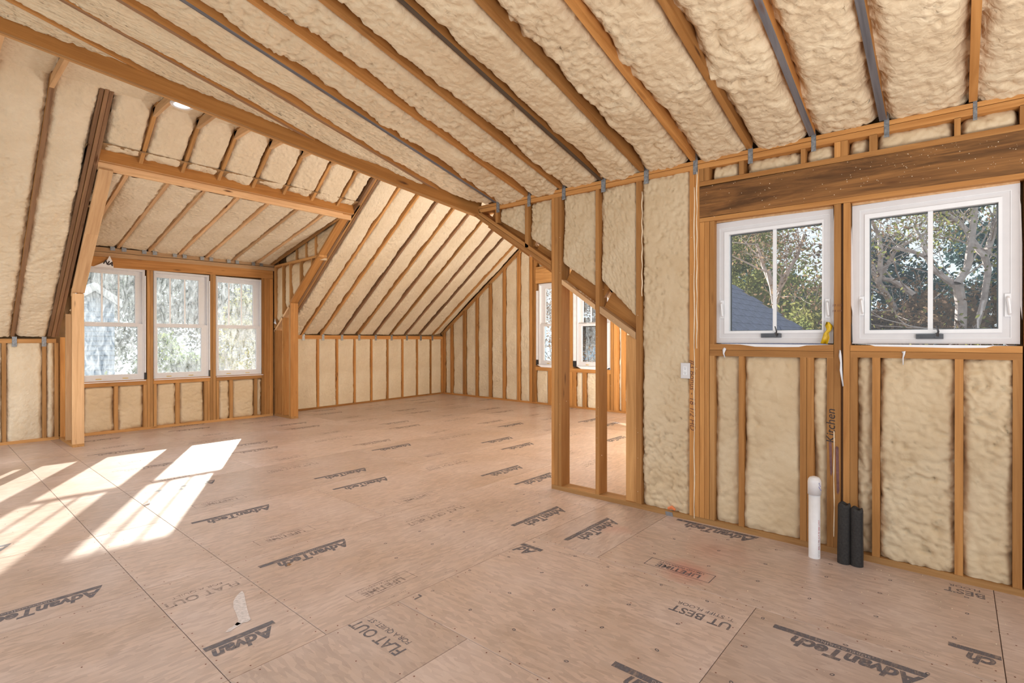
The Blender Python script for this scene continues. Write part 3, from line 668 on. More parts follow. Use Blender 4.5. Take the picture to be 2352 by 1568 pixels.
# right of the dormer: bottom and top points measured
RA = [((693.7, 769), (921.9, 426.6)), ((738, 769), (966, 443.7)), ((784, 769), (1007, 460.7)), ((823, 769), (1046, 476)), ((860.6, 769), (1080, 489.6)),
      ((898, 769), (1109, 508)), ((932, 769), (1134.7, 528.8)), ((964.4, 769), (1158.6, 545.8)), ((995, 769), (1182.4, 564.6))]
rxs = []; RL = []
cols = ['stud', 'stud', 'brown', 'stud', 'brown', 'stud', 'brown', 'brown', 'stud']
for i, (p, q) in enumerate(RA):
    P = Vector(onP(*p, KN, KD)); Q = Vector(onX(*q, P.x)); t = (Q - P); e = P + t * (1.0 + 0.35 / 1.0 * (1 if i < 6 else 0.8))
    RL.append((P, e)); rxs.append(P.x)
    bar(ca, 'rafter', P, e, XA, 0.038, Z, 0.235, cols[i])
TRX = (4.735, 4.775, 4.815)
for x, dz, mm in zip(TRX, (0.0, 0.012, 0.004), ('brown', 'stud', 'brown')): arafter(x, 10.13, 6.3, dz, 0.036, mm, name='trimmer_rafter')
def lrafter(x, m='stud', front=None, dz=0.0, name='rafter', w=0.038): return bar(ca, name, (x, 9.96, zaL(9.96) + dz), (x, 6.2, zaL(6.2) + dz), XA, w, Z, 0.235, m, front)
for x, dz, mm in ((1.315, 0.012, 'brown'), (1.357, 0.0, 'stud'), (1.399, 0.016, 'brown')): lrafter(x, mm, 'brown', dz, 'trimmer_rafter', 0.036)
LX = [0.93, 0.50, 0.07, -0.36, -0.79, -1.22]
for x in LX: lrafter(x, 'stud', 'brown')
DX = [1.814, 2.256, 2.68, 3.12, 3.556, 3.99, 4.42]
for x in DX: arafter(x, 7.46, 6.2, 0.02, 0.038, 'stud')
for x in LX + DX: bar(ca, 'ceiling_tie', (x, 6.90, ZF), (x, 4.75 if x < 2 else yv(x) + 0.1, ZF), XA, 0.038, Z, 0.09, 'pale')
# dormer header
HP0, HP1 = Vector(onP(240, 366, (0, 1, 0), 7.50)), Vector(onP(812, 489, (0, 1, 0), 7.50))
zh = (HP0.z + HP1.z) / 2; ha = math.atan(AS)
for k in range(2): bar(ca, 'dormer_header', (1.42, 7.475 + 0.041 * k, HP0.z - 0.03), (4.72, 7.475 + 0.041 * k, HP1.z - 0.03), YA, 0.038, Z, 0.235, 'pale' if k == 0 else 'stud', side='beam')
bar(ca, 'dormer_header', (1.42, 7.557, HP0.z - 0.115), (4.72, 7.557, HP1.z - 0.115), YA, 0.038, Z, 0.235, 'pale')
# foam of the slope
AN = (0, -AS, -1)
def afoam(xa, xb, y0, y1, dza=0.0, dzb=0.0, za=za, **k):
    kw = dict(m='foam_pale', res=0.018, recess=0.018, edge=0.05, ew=0.02, lump=0.034, cu=0.04, cv=0.08, ends=(0.3, 0), big=0.03, flat=0.78); kw.update(k)
    return foam_patch(ca, (xa, y0, za(y0) + dza), (xa, y1, za(y1) + dza), (xb, y1, za(y1) + dzb), (xb, y0, za(y0) + dzb), AN, **kw)
prev = [x + 0.019 for x in [-1.6] + LX[::-1]]; nxt = [x - 0.019 for x in LX[::-1] + [1.317]]
for a, b in zip(prev, nxt): afoam(a, b, 9.965, 6.15, za=zaL, ends=(0, 0), res=0.018 if b > 0.4 else 0.06)
ed = [1.416] + DX + [4.716]
for a, b in zip(ed[:-1], ed[1:]): afoam(a + 0.019, b - 0.019, 7.452, 6.15, ends=(1.7, 0), edge=0.07, eend=0.05)
pts = [(Vector((4.834, 10.16, za(10.16))), Vector((4.834, 6.4, za(6.4))))] + RL
gab = (Vector(onP(1015.5, 766, (1, -0.045, 0), 9.45 - 0.045 * 10.62)), Vector(onP(1200, 566, (1, -0.045, 0), 9.45 - 0.045 * 10.62)))
gab = (gab[0], gab[0] + (gab[1] - gab[0]) * 1.45)
pts.append(gab)
for i in range(len(pts) - 1):
    (P0, Q0), (P1, Q1) = pts[i], pts[i + 1]
    foam_patch(ca, P0 + XA * 0.019, Q0 + XA * 0.019, Q1 - XA * 0.019, P1 - XA * 0.019, AN, 'foam_pale', res=0.02, recess=0.02, edge=0.075, ew=0.022, lump=0.024, cu=0.045, cv=0.06, ends=(0, 0), big=0.03)
# flat foam above the ties
for a, b in zip((LX[::-1] + DX)[:-1], (LX[::-1] + DX)[1:]):
    if b < 0.4: continue
    ye = 4.9 if b < 1.9 else yv(a) + 0.05
    foam_patch(ca, (a, 6.86, ZF + 0.10), (a, ye, ZF + 0.10), (b, ye, ZF + 0.10), (b, 6.86, ZF + 0.10), (0, 0, -1), 'foam_pale', res=0.035, recess=0.0, edge=0.04, ends=(0, 0))
mb = MB(); t = 0.25
def dk(pts): mb.poly([(p[0], p[1], p[2] + t) for p in pts]); mb.poly([(p[0], p[1], p[2] + t + .02) for p in reversed(pts)])
dk([(-1.6, 10.5, za(10.5)), (1.30, 10.5, za(10.5)), (1.30, 5.9, za(5.9)), (-1.6, 5.9, za(5.9))])
dk([(1.30, 7.48, za(7.48)), (4.84, 7.48, za(7.48)), (4.84, 5.9, za(5.9)), (1.30, 5.9, za(5.9))])
dk([(4.84, 10.6, za(10.6)), (9.75, 11.05, za(10.6)), (9.75, 6.3, za(5.85)), (4.84, 5.9, za(5.9))])
dk([(-1.6, 6.3, 4.5), (4.84, 6.3, 4.5), (4.84, 3.4, 4.5), (-1.6, 3.4, 4.5)])
mb.build('roof_deck', 'sheath', ca)

# ---------------- ceiling of the dormer
cd = struct('ceiling.002', (3.0, 8.7, 3.2))
DZ0, DY0 = 2.892, 9.93
def zd(y): return DZ0 + DS * (DY0 - y)
DRX = [1.70, 2.129, 2.542, 2.972, 3.385, 3.819, 4.249, 4.53]
for x in DRX: bar(cd, 'rafter', (x, 9.96, zd(9.96)), (x, 7.575, zd(7.575)), XA, 0.038, Z, 0.14, 'pale' if x < 4.5 else 'stud')
for a, b in zip([1.42] + DRX, DRX + [4.60]):
    if b - a < 0.1: continue
    foam_patch(cd, (a + .019, 9.97, zd(9.97)), (a + .019, 7.57, zd(7.57)), (b - .019, 7.57, zd(7.57)), (b - .019, 9.97, zd(9.97)), (0, -DS, -1), 'foam_pale',
               res=0.017, recess=0.012, edge=0.035, ew=0.018, lump=0.030, cu=0.05, cv=0.075, ends=(0, 0), big=0.02, flat=0.75)
for x in DRX[1:-1]:
    for s in (-0.075, 0.07):
        box(cd, 'hurricane_tie', x + s - 0.03, x + s + 0.03, 9.94, 9.945, DZ0 - 0.055, DZ0 + 0.005, 'steel')
mb = MB(); t = 0.2
mb.poly([(1.3, 10.4, zd(10.4) + t), (4.85, 10.4, zd(10.4) + t), (4.85, 7.3, zd(7.3) + t), (1.3, 7.3, zd(7.3) + t)]); mb.build('roof_deck', 'sheath', cd)

# ---------------- far side of the main gable (beyond the right wall): boarded slope and shingled outside
rf = struct('trim_1', (7.0, 2.0, 1.5))
def zbr(y): return 2.865 + BS * (y - 4.02) + 0.22
YT, YB_ = 6.2, 0.1
mb = MB()
for dz in (0.0, 0.03):
    q = [(XR + 0.17, YB_, zbr(YB_) + dz), (9.75, YB_, zbr(YB_) + dz), (9.75, YT, zbr(YT) + dz), (XR + 0.17, YT, zbr(YT) + dz)]
    mb.poly(q if dz else q[::-1])
mb.poly([(9.75, YB_, zbr(YB_)), (9.75, YT, zbr(YT)), (9.75, YT, zbr(YT) + 0.03), (9.75, YB_, zbr(YB_) + 0.03)]); mb.build('roof_deck', 'sheath', rf)
M['shingle'] = plain('slate_blue_shingle', (0.105, 0.11, 0.17), 0.85, 0, 0.35, 14)
tb = nv((0, 1, BS)); nb = nv((0, -BS, 1)); Wd, Ex, Th = 0.46, 0.19, 0.009
vs = [(-Wd / 2 + .004, 0, 0.004), (Wd / 2 - .004, 0, 0.004), (Wd / 2 - .004, Ex * 1.15, 0), (-Wd / 2 + .004, Ex * 1.15, 0)]
vs += [(v[0], v[1], v[2] + Th) for v in vs]; sh_me = None
rows_n = 23; k = 0
for r in range(rows_n):
    y = 0.12 + r * Ex * tb.y
    for c in range(13):
        x = XR + 0.40 + (c + 0.5 * (r % 2)) * Wd
        if x + Wd / 2 > 9.85: continue
        p = Vector((x, y, zbr(y) + 0.034))
        rm = Matrix((XA, tb, nb)).transposed()
        if sh_me is None: o = mesh_obj('shingle', vs, BOXF, M['shingle'], rf, p, rm); sh_me = o.data
        else: link(bpy.data.objects.new('shingle', sh_me), rf, p, rm)
foam_patch(rf, (9.4, 1.9, zbr(1.9) - .2), (9.4, 5.9, zbr(5.9) - .2), (XR + .2, 5.9, zbr(5.9) - .2), (XR + .2, 1.9, zbr(1.9) - .2), (0, BS, -1), 'foam_pale', res=0.12, lump=0.03)
box(rf, 'knee_wall_boarding', XR + 0.17, 9.5, 1.90, 1.95, 0, 1.45, 'foam_pale')

# ---------------- knee walls
wk = struct('wall_back', (0.5, 9.96, 0))
def kw(name, p, q, dirv, w, m='stud', d=0.14): return bar(wk, name, p, q, dirv, w, YA, d, m)
ztl1, ztl0 = onY(60, 777.8, 9.96)[2], onY(60, 787.6, 9.96)[2]
kw('top_plate', (-1.6, 9.96, (ztl1 + ztl0) / 2), (1.39, 9.96, (ztl1 + ztl0) / 2), Z, ztl1 - ztl0)
kw('bottom_plate', (-1.6, 9.96, 0.02), (1.42, 9.96, 0.02), Z, 0.04)
sx = [onY((a + b) / 2, 900, 9.96)[0] for a, b in ((4.5, 14), (96.5, 107), (125.5, 134.5))]
ws_ = [onY(b, 900, 9.96)[0] - onY(a, 900, 9.96)[0] for a, b in ((4.5, 14), (96.5, 107), (125.5, 134.5))]
SX = [-1.1, -0.7, -0.29, 0.1, 0.42] + sx
for x in SX: kw('stud', (x, 9.96, 0.04), (x, 9.96, ztl0), XA, 0.042, 'stud')
for a, b in zip(SX[:-1], SX[1:]):
    foam_patch(wk, (a + .02, 9.96, .04), (a + .02, 9.96, ztl0), (b - .02, 9.96, ztl0), (b - .02, 9.96, .04), (0, -1, 0), 'foam_pale', res=0.018, recess=0.015, edge=0.04, ew=0.015, lump=0.02, cu=0.07, cv=0.12, ends=(.2, .2), flat=0.6)
for x in (sx[1] - 0.03, sx[1] + 0.0):
    pass
for px in (33, 101):
    p = onY(px, 783, 9.96); box(wk, 'rafter_tie', p[0] - 0.025, p[0] + 0.025, 9.952, 9.956, ztl0 - 0.05, ztl1 + 0.03, 'steel')
wk2 = struct('wall_back.001', (7.0, 10.35, 0)); kd = Vector((1, 0.097, 0)).normalized(); kn = Vector((-0.097, 1, 0)).normalized()
def kp(px, z): p = onP(px, 850, KN, KD); return Vector((p[0], p[1], z))
K0, K1 = Vector((4.80, yk(4.80), 0)), Vector((9.45, yk(9.45), 0))
zk1, zk0 = 1.555, 1.475
bar(wk2, 'top_plate', K0 + Z * (zk1 + zk0) / 2, K1 + Z * (zk1 + zk0) / 2, Z, zk1 - zk0, kn, 0.14, 'warm')
bar(wk2, 'bottom_plate', K0 + Z * .02, K1 + Z * .02, Z, 0.04, kn, 0.14, 'warm')
kpx = [731, 775, 815.5, 854, 891, 925.5, 959, 990]
ks = [K0] + [kp(p, 0) for p in kpx] + [K1 - kd * 0.02]
for p in ks[1:]: bar(wk2, 'stud', p + Z * .04, p + Z * zk0, kd, 0.042, kn, 0.14, 'warm')
for a, b in zip(ks[:-1], ks[1:]):
    a2, b2 = a + kd * .02, b - kd * .02
    foam_patch(wk2, a2 + Z * .04, a2 + Z * zk0, b2 + Z * zk0, b2 + Z * .04, -kn, 'foam_pale', res=0.022, recess=0.012, edge=0.03, ew=0.012, lump=0.012, cu=0.06, cv=0.10, ends=(.1, .1), big=0.015, flat=0.55)
for px in (697, 742, 785.5, 825, 863, 899.5, 934.5, 966.5, 993):
    p = kp(px, 0); mb = MB(); mb.box(-0.028, 0.028, -0.006, -0.002, zk0 - 0.03, zk1 + 0.02); o = mb.build('rafter_tie', 'steel', wk2); o.location = p - WPOS[wk2.name]
mb = MB(); mb.box(-1.6, 1.42, 10.105, 10.125, 0, 1.75); mb.build('outer_boarding', 'sheath', wk)
mb = MB(); q = [K0 + kn * .15 + Z * 0, K1 + kn * .15 + XA * .2, K1 + kn * .15 + XA * .2 + Z * 1.8, K0 + kn * .15 + Z * 1.8]; mb.poly(q); mb.poly([p + kn * .02 for p in reversed(q)]); mb.build('outer_boarding', 'sheath', wk2)

# ---------------- dormer window wall
wd = struct('wall_dormer', (3.0, YW, 0))
def dx(px): return onY(px, 784, YW)[0]
def dz_(px, py): return onY(px, py, YW)[2]
def dl(p, q):
    a, b = onY(*p, YW), onY(*q, YW); k = (b[2] - a[2]) / (b[0] - a[0]); return lambda x: a[2] + k * (x - a[0])
d_t, d_m, d_n, d_h = dl((221, 565.5), (618, 602)), dl((221, 577), (618, 613.5)), dl((221, 588), (618, 621)), dl((260.6, 614.5), (618.6, 639.6))
def dbar(name, x0, x1, f0, f1, m='stud', y=YW, d=0.14): return bar(wd, name, (x0, y, (f0(x0) + f1(x0)) / 2), (x1, y, (f0(x1) + f1(x1)) / 2), Z, abs(f1(x0) - f0(x0)) - .005, YA, d, m)
dbar('top_plate', 1.43, 4.57, d_m, d_t, 'pale'); dbar('top_plate', 1.43, 4.57, d_n, d_m, 'pale'); dbar('header_beam', 1.43, 4.55, d_h, d_n, 'warm')
bar(wd, 'bottom_plate', (1.43, YW, .02), (4.55, YW, .02), Z, .04, YA, .14)
def dstud(a, b, z0, z1, m='stud', name='stud'):
    x0, x1 = dx(a), dx(b); bar(wd, name, ((x0 + x1) / 2, YW, z0), ((x0 + x1) / 2, YW, z1), XA, x1 - x0, YA, .14, m)
zsl = [dz_(260, 876), dz_(420, 868.5), dz_(545, 858.5)]; zsl = [sum(zsl) / 3 - 0.0] * 3
zs_b = zsl[0] - 0.085
for a, b in ((338.3, 344.8), (345.2, 351.8), (483.2, 489), (489.4, 495.6), (601.5, 606.8), (607.2, 612.8), (613.2, 618.6)): dstud(a, b, .04, d_h(dx(a)), 'stud' if a < 500 else 'warm')
dstud(180, 191, .04, 2.55); dstud(619, 627, .04, 2.62, 'warm')
for a, b in ((180, 337.8), (352.4, 482.6), (496.2, 601)): bar(wd, 'sill_plate', (dx(a), YW, zsl[0] - .0415), (dx(b), YW, zsl[0] - .0415), Z, .083, YA, .14, 'warm')
for a, b in ((262.5, 271), (330, 337.5), (353, 359.5), (403.5, 412.8), (469.8, 476), (476.4, 482.4), (496.8, 503), (527.4, 535), (584.5, 590.8)): dstud(a, b, .04, zs_b, 'stud', 'cripple_stud')
for a, b in ((191, 262.3), (271.3, 329.8), (359.8, 403.2), (413, 469.5), (503.3, 527), (535.3, 584), (591.1, 601.2)):
    foam_patch(wd, (dx(a), YW, .04), (dx(a), YW, zs_b), (dx(b), YW, zs_b), (dx(b), YW, .04), (0, -1, 0), 'foam_wall', res=0.014, recess=0.02, edge=0.045, ew=0.018, lump=0.020, cu=0.05, cv=0.14, ends=(.5, .5), big=.03)
mb = MB(); Y1, Y2 = YW + .145, YW + .165
wdn = [((194.5, 333.5), (196, 355, 338)), ((352.8, 481), None), ((496, 602), None)]
DWX = [(1.62, dx(333.4)), (dx(352.8), dx(481)), (dx(496), dx(602))]
zw0 = zsl[0] + 0.005; zw1 = dz_(420, 627) + 0.0
es = [1.3] + [v for p in DWX for v in p] + [4.85]
for i in range(0, len(es), 2): mb.box(es[i], es[i + 1], Y1, Y2, 0, 3.1)
for a, b in DWX: mb.box(a, b, Y1, Y2, 0, zw0 - .01); mb.box(a, b, Y1, Y2, zw1 + .01, 3.1)
mb.build('outer_boarding', 'sheath', wd)
# paper flap above the first window
fp = [Vector(onY(x, y, YW - 0.03)) for x, y in ((214, 612), (244, 600), (252, 587), (258, 600), (261, 614.5))]
mb = MB(); mb.poly([p for p in fp]); mb.poly([p + YA * .002 for p in reversed(fp)]); fl = mb.build('house_wrap_flap', 'wrap', wd)
text(wd, 'NA', 0.085, Vector(onY(248.5, 604, YW - .034)), nv((1, 0, -0.25)), nv((.25, 0, 1)), 'pen', 0.2, 0.004)

# ---------------- dormer cheeks
def cheek(name, X, sgn, yp, posts, studs):
    w = struct(name, (X, yp, 0)); return w
wc = struct('wall_cheek_right', (XC1, 9.6, 0))
def cy_(px): return onX(px, 784, XC1)[1]
bar(wc, 'bottom_plate', (XC1, 9.96, .02), (XC1, 9.30, .02), Z, .04, XA, .14, 'stud')
yp0, yp1 = 9.30, 9.36
for k in range(2): bar(wc, 'post', (XC1, yp0 + .02 + .04 * k, .04), (XC1, yp0 + .02 + .04 * k, za(yp0 + .02 + .04 * k)), YA, .038, XA, .14, 'stud' if k else 'warm')
for y in (9.62, 9.93): bar(wc, 'stud', (XC1, y, .04), (XC1, y, za(y) - .02), YA, .038, XA, .14, 'warm')
bar(wc, 'sloping_plate', (XC1 + .07, 9.33, za(9.33)), (XC1 + .07, 7.50, za(7.50)), XA, .14, Z, .038, 'warm')
bar(wc, 'sloping_plate', (XC1, 9.97, za(9.97) - .02), (XC1, 9.36, za(9.36) - .02), Z, .038, XA, .14, 'pale')
tp0, tp1 = Vector(onX(622, 603, XC1)), Vector(onX(734, 579, XC1))
tp1 = Vector((XC1, 8.28, 2.894)); tp0 = Vector((XC1, 9.96, 2.86))
bar(wc, 'top_plate', tp0, tp1, Z, .04, XA, .14, 'stud')
def cz(y): return tp0.z + (tp1.z - tp0.z) * (y - tp0.y) / (tp1.y - tp0.y)
cst = [9.95, 9.62, 9.34, 8.95, 8.55]
for y in cst[2:]: bar(wc, 'stud', (XC1, y, za(y) + .03), (XC1, y, cz(y) - .02), YA, .038, XA, .14, 'stud')
for y in cst[:2]: bar(wc, 'stud', (XC1, y, za(y) + .03), (XC1, y, cz(y) - .02), YA, .038, XA, .14, 'stud')
cst2 = cst + [8.3]
for a, b in zip(cst2[:-1], cst2[1:]):
    a2, b2 = a - .02, b + .02
    foam_patch(wc, (XC1, a2, za(a2) + .10), (XC1, a2, cz(a2) - .02), (XC1, b2, cz(b2) - .02), (XC1, b2, min(za(b2) + .06, cz(b2) - .06)), (-1, 0, 0), 'foam_wall', res=.02, recess=.02, edge=.07, lump=.02)
for y in (9.1, 8.75, 8.42): bar(wc, 'cripple_stud', (XC1, y, cz(y) + .02), (XC1, y, zd(y) + .02), YA, .038, XA, .14, 'stud')
foam_patch(wc, (XC1, 9.6, cz(9.6) + .02), (XC1, 9.6, zd(9.6) + .07), (XC1, 7.66, zd(7.66) + .07), (XC1, 8.28, cz(8.28) + .03), (-1, 0, 0), 'foam_wall', res=.025, recess=.04, edge=.05)
def gable_board(par, x, sg):
    q = [(x, 10.1, za(10.1) + .16), (x, 10.1, zd(10.1) + .15), (x, 7.3, zd(7.3) + .15), (x, 7.5, za(7.5) + .16)]; mb = MB()
    mb.poly(q); mb.poly([(x + sg, p[1], p[2]) for p in reversed(q)]); mb.build('outer_boarding', 'sheath', par)
gable_board(wc, XC1 + .15, .02)
wl_ = struct('wall_cheek_left', (XC0, 9.5, 0))
bar(wl_, 'bottom_plate', (XC0, 9.96, .02), (XC0, 9.03, .02), Z, .04, XA, .125, 'stud')
def zcl(y): return 2.085 + 0.86 * (9.05 - y)
bar(wl_, 'post', (XC0, 9.03 + .02, .04), (XC0, 9.05, zcl(9.05) - .01), YA, .038, XA, .125, 'pale')
bar(wl_, 'post', (XC0, 9.09, .04), (XC0, 9.09, zcl(9.09) - .01), YA, .038, XA, .125, 'stud')
for y in (9.50, 9.90): bar(wl_, 'stud', (XC0, y, .04), (XC0, y, zaL(y) - .05), YA, .038, XA, .125, 'warm' if y > 9.6 else 'pale')
ym = 8.25
bar(wl_, 'sloping_plate', (XC0 + .065, 9.05, zcl(9.05)), (XC0 + .065, ym, zcl(ym)), XA, .135, Z, .038, 'pale')
bar(wl_, 'sloping_plate', (XC0 + .065, ym - .003, zcl(ym)), (XC0 + .065, 7.50, zcl(7.50)), XA, .135, Z, .038, 'pale')
foam_patch(wl_, (XC0 + .13, 9.9, za(9.9) + .1), (XC0 + .13, 9.9, 2.85), (XC0 + .13, 7.7, zd(7.7)), (XC0 + .13, 8.1, za(8.1) + .03), (1, 0, 0), 'foam_wall', res=.03)
gable_board(wl_, XC0 - .12, -.02)

# ---------------- far gable wall
wg = struct('wall_far', (9.4, 7.0, 0)); GN = (1, -0.045, 0); GD = 9.45 - 0.045 * 10.62
gd = Vector((0.045, 1, 0)).normalized(); gn = Vector((1, -0.045, 0)).normalized()
def gp(px, z=0.0): p = onP(px, 850, GN, GD); return Vector((p[0], p[1], z))
def gz(px, py): return onP(px, py, GN, GD)[2]
gy0, gy1 = gp(1017), gp(1470)
bar(wg, 'bottom_plate', gy0 + Z * .02, Vector((9.12, 2.1, .02)), Z, .04, gn, .14, 'warm')
def gtop(px): return gz(px, 764 + (px - 1015.5) * (571 - 764) / (1196 - 1015.5)) - 0.04
bar(wg, 'rake_plate', Vector(onP(1014, 768, GN, GD)), Vector(onP(1198, 571, GN, GD)), Z, .075, gn, .14, 'stud')
a_, b_ = Vector(onP(1196, 573, GN, GD)), Vector(onP(1265, 500, GN, GD)); bar(wg, 'rake_plate', a_, b_, Z, .075, gn, .14, 'stud')
gst = [(1016.5, 1022), (1034.3, 1039.3), (1063, 1069), (1092, 1096.5), (1122.5, 1127.5), (1154.5, 1159.5), (1187.5, 1193), (1216, 1222.5), (1224.5, 1230)]
for a, b in gst:
    p, q = gp(a), gp(b); c = (p + q) / 2; bar(wg, 'stud', c + Z * .04, c + Z * gtop((a + b) / 2), gd, (p - q).length, gn, .14, 'warm')
for (a, b) in zip(gst[:-2], gst[1:-1]):
    p, q = gp(a[1]), gp(b[0])
    foam_patch(wg, p + Z * .04, p + Z * (gtop(a[1]) - .02), q + Z * (gtop(b[0]) - .02), q + Z * .04, -gn, 'foam_pale', res=.024, recess=.02, edge=.06, ew=.018, lump=.014, cu=.06, cv=.1, ends=(.2, .4), big=.02)
zg_s1 = gz(1250, 843); zg_s0 = zg_s1 - .08
zhd0, zhd1 = gz(1240, 650), gz(1240, 617)
bar(wg, 'header_beam', gp(1230, (zhd0 + zhd1) / 2), gp(1410, (zhd0 + zhd1) / 2), Z, zhd1 - zhd0, gn, .14, 'stud'); bar(wg, 'header_plate', gp(1230, zhd1 + .025), gp(1410, zhd1 + .025), Z, .04, gn, .14, 'stud')
bar(wg, 'sill_plate', gp(1230, zg_s1 - .04), gp(1402, zg_s1 - .04), Z, .08, gn, .14, 'warm')
foam_patch(wg, gp(1232, zhd1 + .05), gp(1232, zhd1 + .9), gp(1400, zhd1 + .9), gp(1400, zhd1 + .05), -gn, 'foam_pale', res=.05)
for a, b in ((1258.5, 1266), (1308, 1314.5), (1315.5, 1321.5), (1338, 1344.5), (1393, 1400)):
    c = (gp(a) + gp(b)) / 2; bar(wg, 'cripple_stud', c + Z * .04, c + Z * zg_s0, gd, (gp(a) - gp(b)).length, gn, .14, 'warm')
for a, b in ((1288, 1294), (1295, 1301), (1308, 1314), (1402, 1409), (1410, 1419), (1427, 1435)):
    c = (gp(a) + gp(b)) / 2; bar(wg, 'stud', c + Z * (.04 if a > 1400 else zg_s1), c + Z * (zhd0 if a < 1410 else 3.2), gd, (gp(a) - gp(b)).length, gn, .14, 'warm')
for a, b in ((1230.5, 1258), (1266.5, 1308), (1322, 1337.5), (1345, 1392.5)):
    foam_patch(wg, gp(a, .04), gp(a, zg_s0), gp(b, zg_s0), gp(b, .04), -gn, 'foam_pale', res=.024, recess=.02, edge=.05, ew=.018, lump=.014, ends=(.3, .3))
for a, b in ((1419.5, 1426.5), (1435.5, 1470)):
    foam_patch(wg, gp(a, .04), gp(a, 3.0), gp(b, 3.0), gp(b, .04), -gn, 'foam_pale', res=.03, recess=.02, edge=.05, ew=.018, lump=.014)
GW = [(1232, 1300), (1322, 1401)]
mb = MB()
def gbox(a, b, z0, z1):
    p, q = gp(a) + gn * .15, gp(b) + gn * .15; mb.poly([p + Z * z0, q + Z * z0, q + Z * z1, p + Z * z1])
gbox(1000, 1231, 0, 4.9); gbox(1301, 1321, 0, 4.9)
q1, q2 = gp(1402) + gn * .15, gp(1402) + gn * .15; yb = 1.95; q2.y = yb; mb.poly([q1, q2, q2 + Z * (zbr(yb) + .01), q1 + Z * (zbr(q1.y) + .01)])
for a, b in GW: gbox(a - 1, b + 1, 0, zg_s1); gbox(a - 1, b + 1, zhd0, 4.9)
mb.build('outer_boarding', 'sheath', wg)

# ================================================================== WINDOWS
class WB(MB):
    """boxes in window coordinates: a = left to right, z, d = outward depth"""
    def __init__(s, o, h, n): super().__init__(); s.o = Vector(o); s.h = Vector(h); s.n = Vector(n)
    def bx(s, a0, a1, z0, z1, d0, d1, mi=0):
        k = len(s.v); s.box(a0, a1, d0, d1, z0, z1, mi)
        s.v[k:] = [tuple(s.o + s.h * v[0] + s.n * v[1] + Z * v[2]) for v in s.v[k:]]
        if s.h.cross(s.n).z < 0: s.f[-6:] = [tuple(reversed(f)) for f in s.f[-6:]]
    def ring(s, a0, a1, z0, z1, w, d0, d1, mi=0, wt=None, wb=None):
        wt = w if wt is None else wt; wb = w if wb is None else wb
        s.bx(a0, a0 + w, z0, z1, d0, d1, mi); s.bx(a1 - w, a1, z0, z1, d0, d1, mi)
        s.bx(a0 + w, a1 - w, z1 - wt, z1, d0, d1, mi); s.bx(a0 + w, a1 - w, z0, z0 + wb, d0, d1, mi)
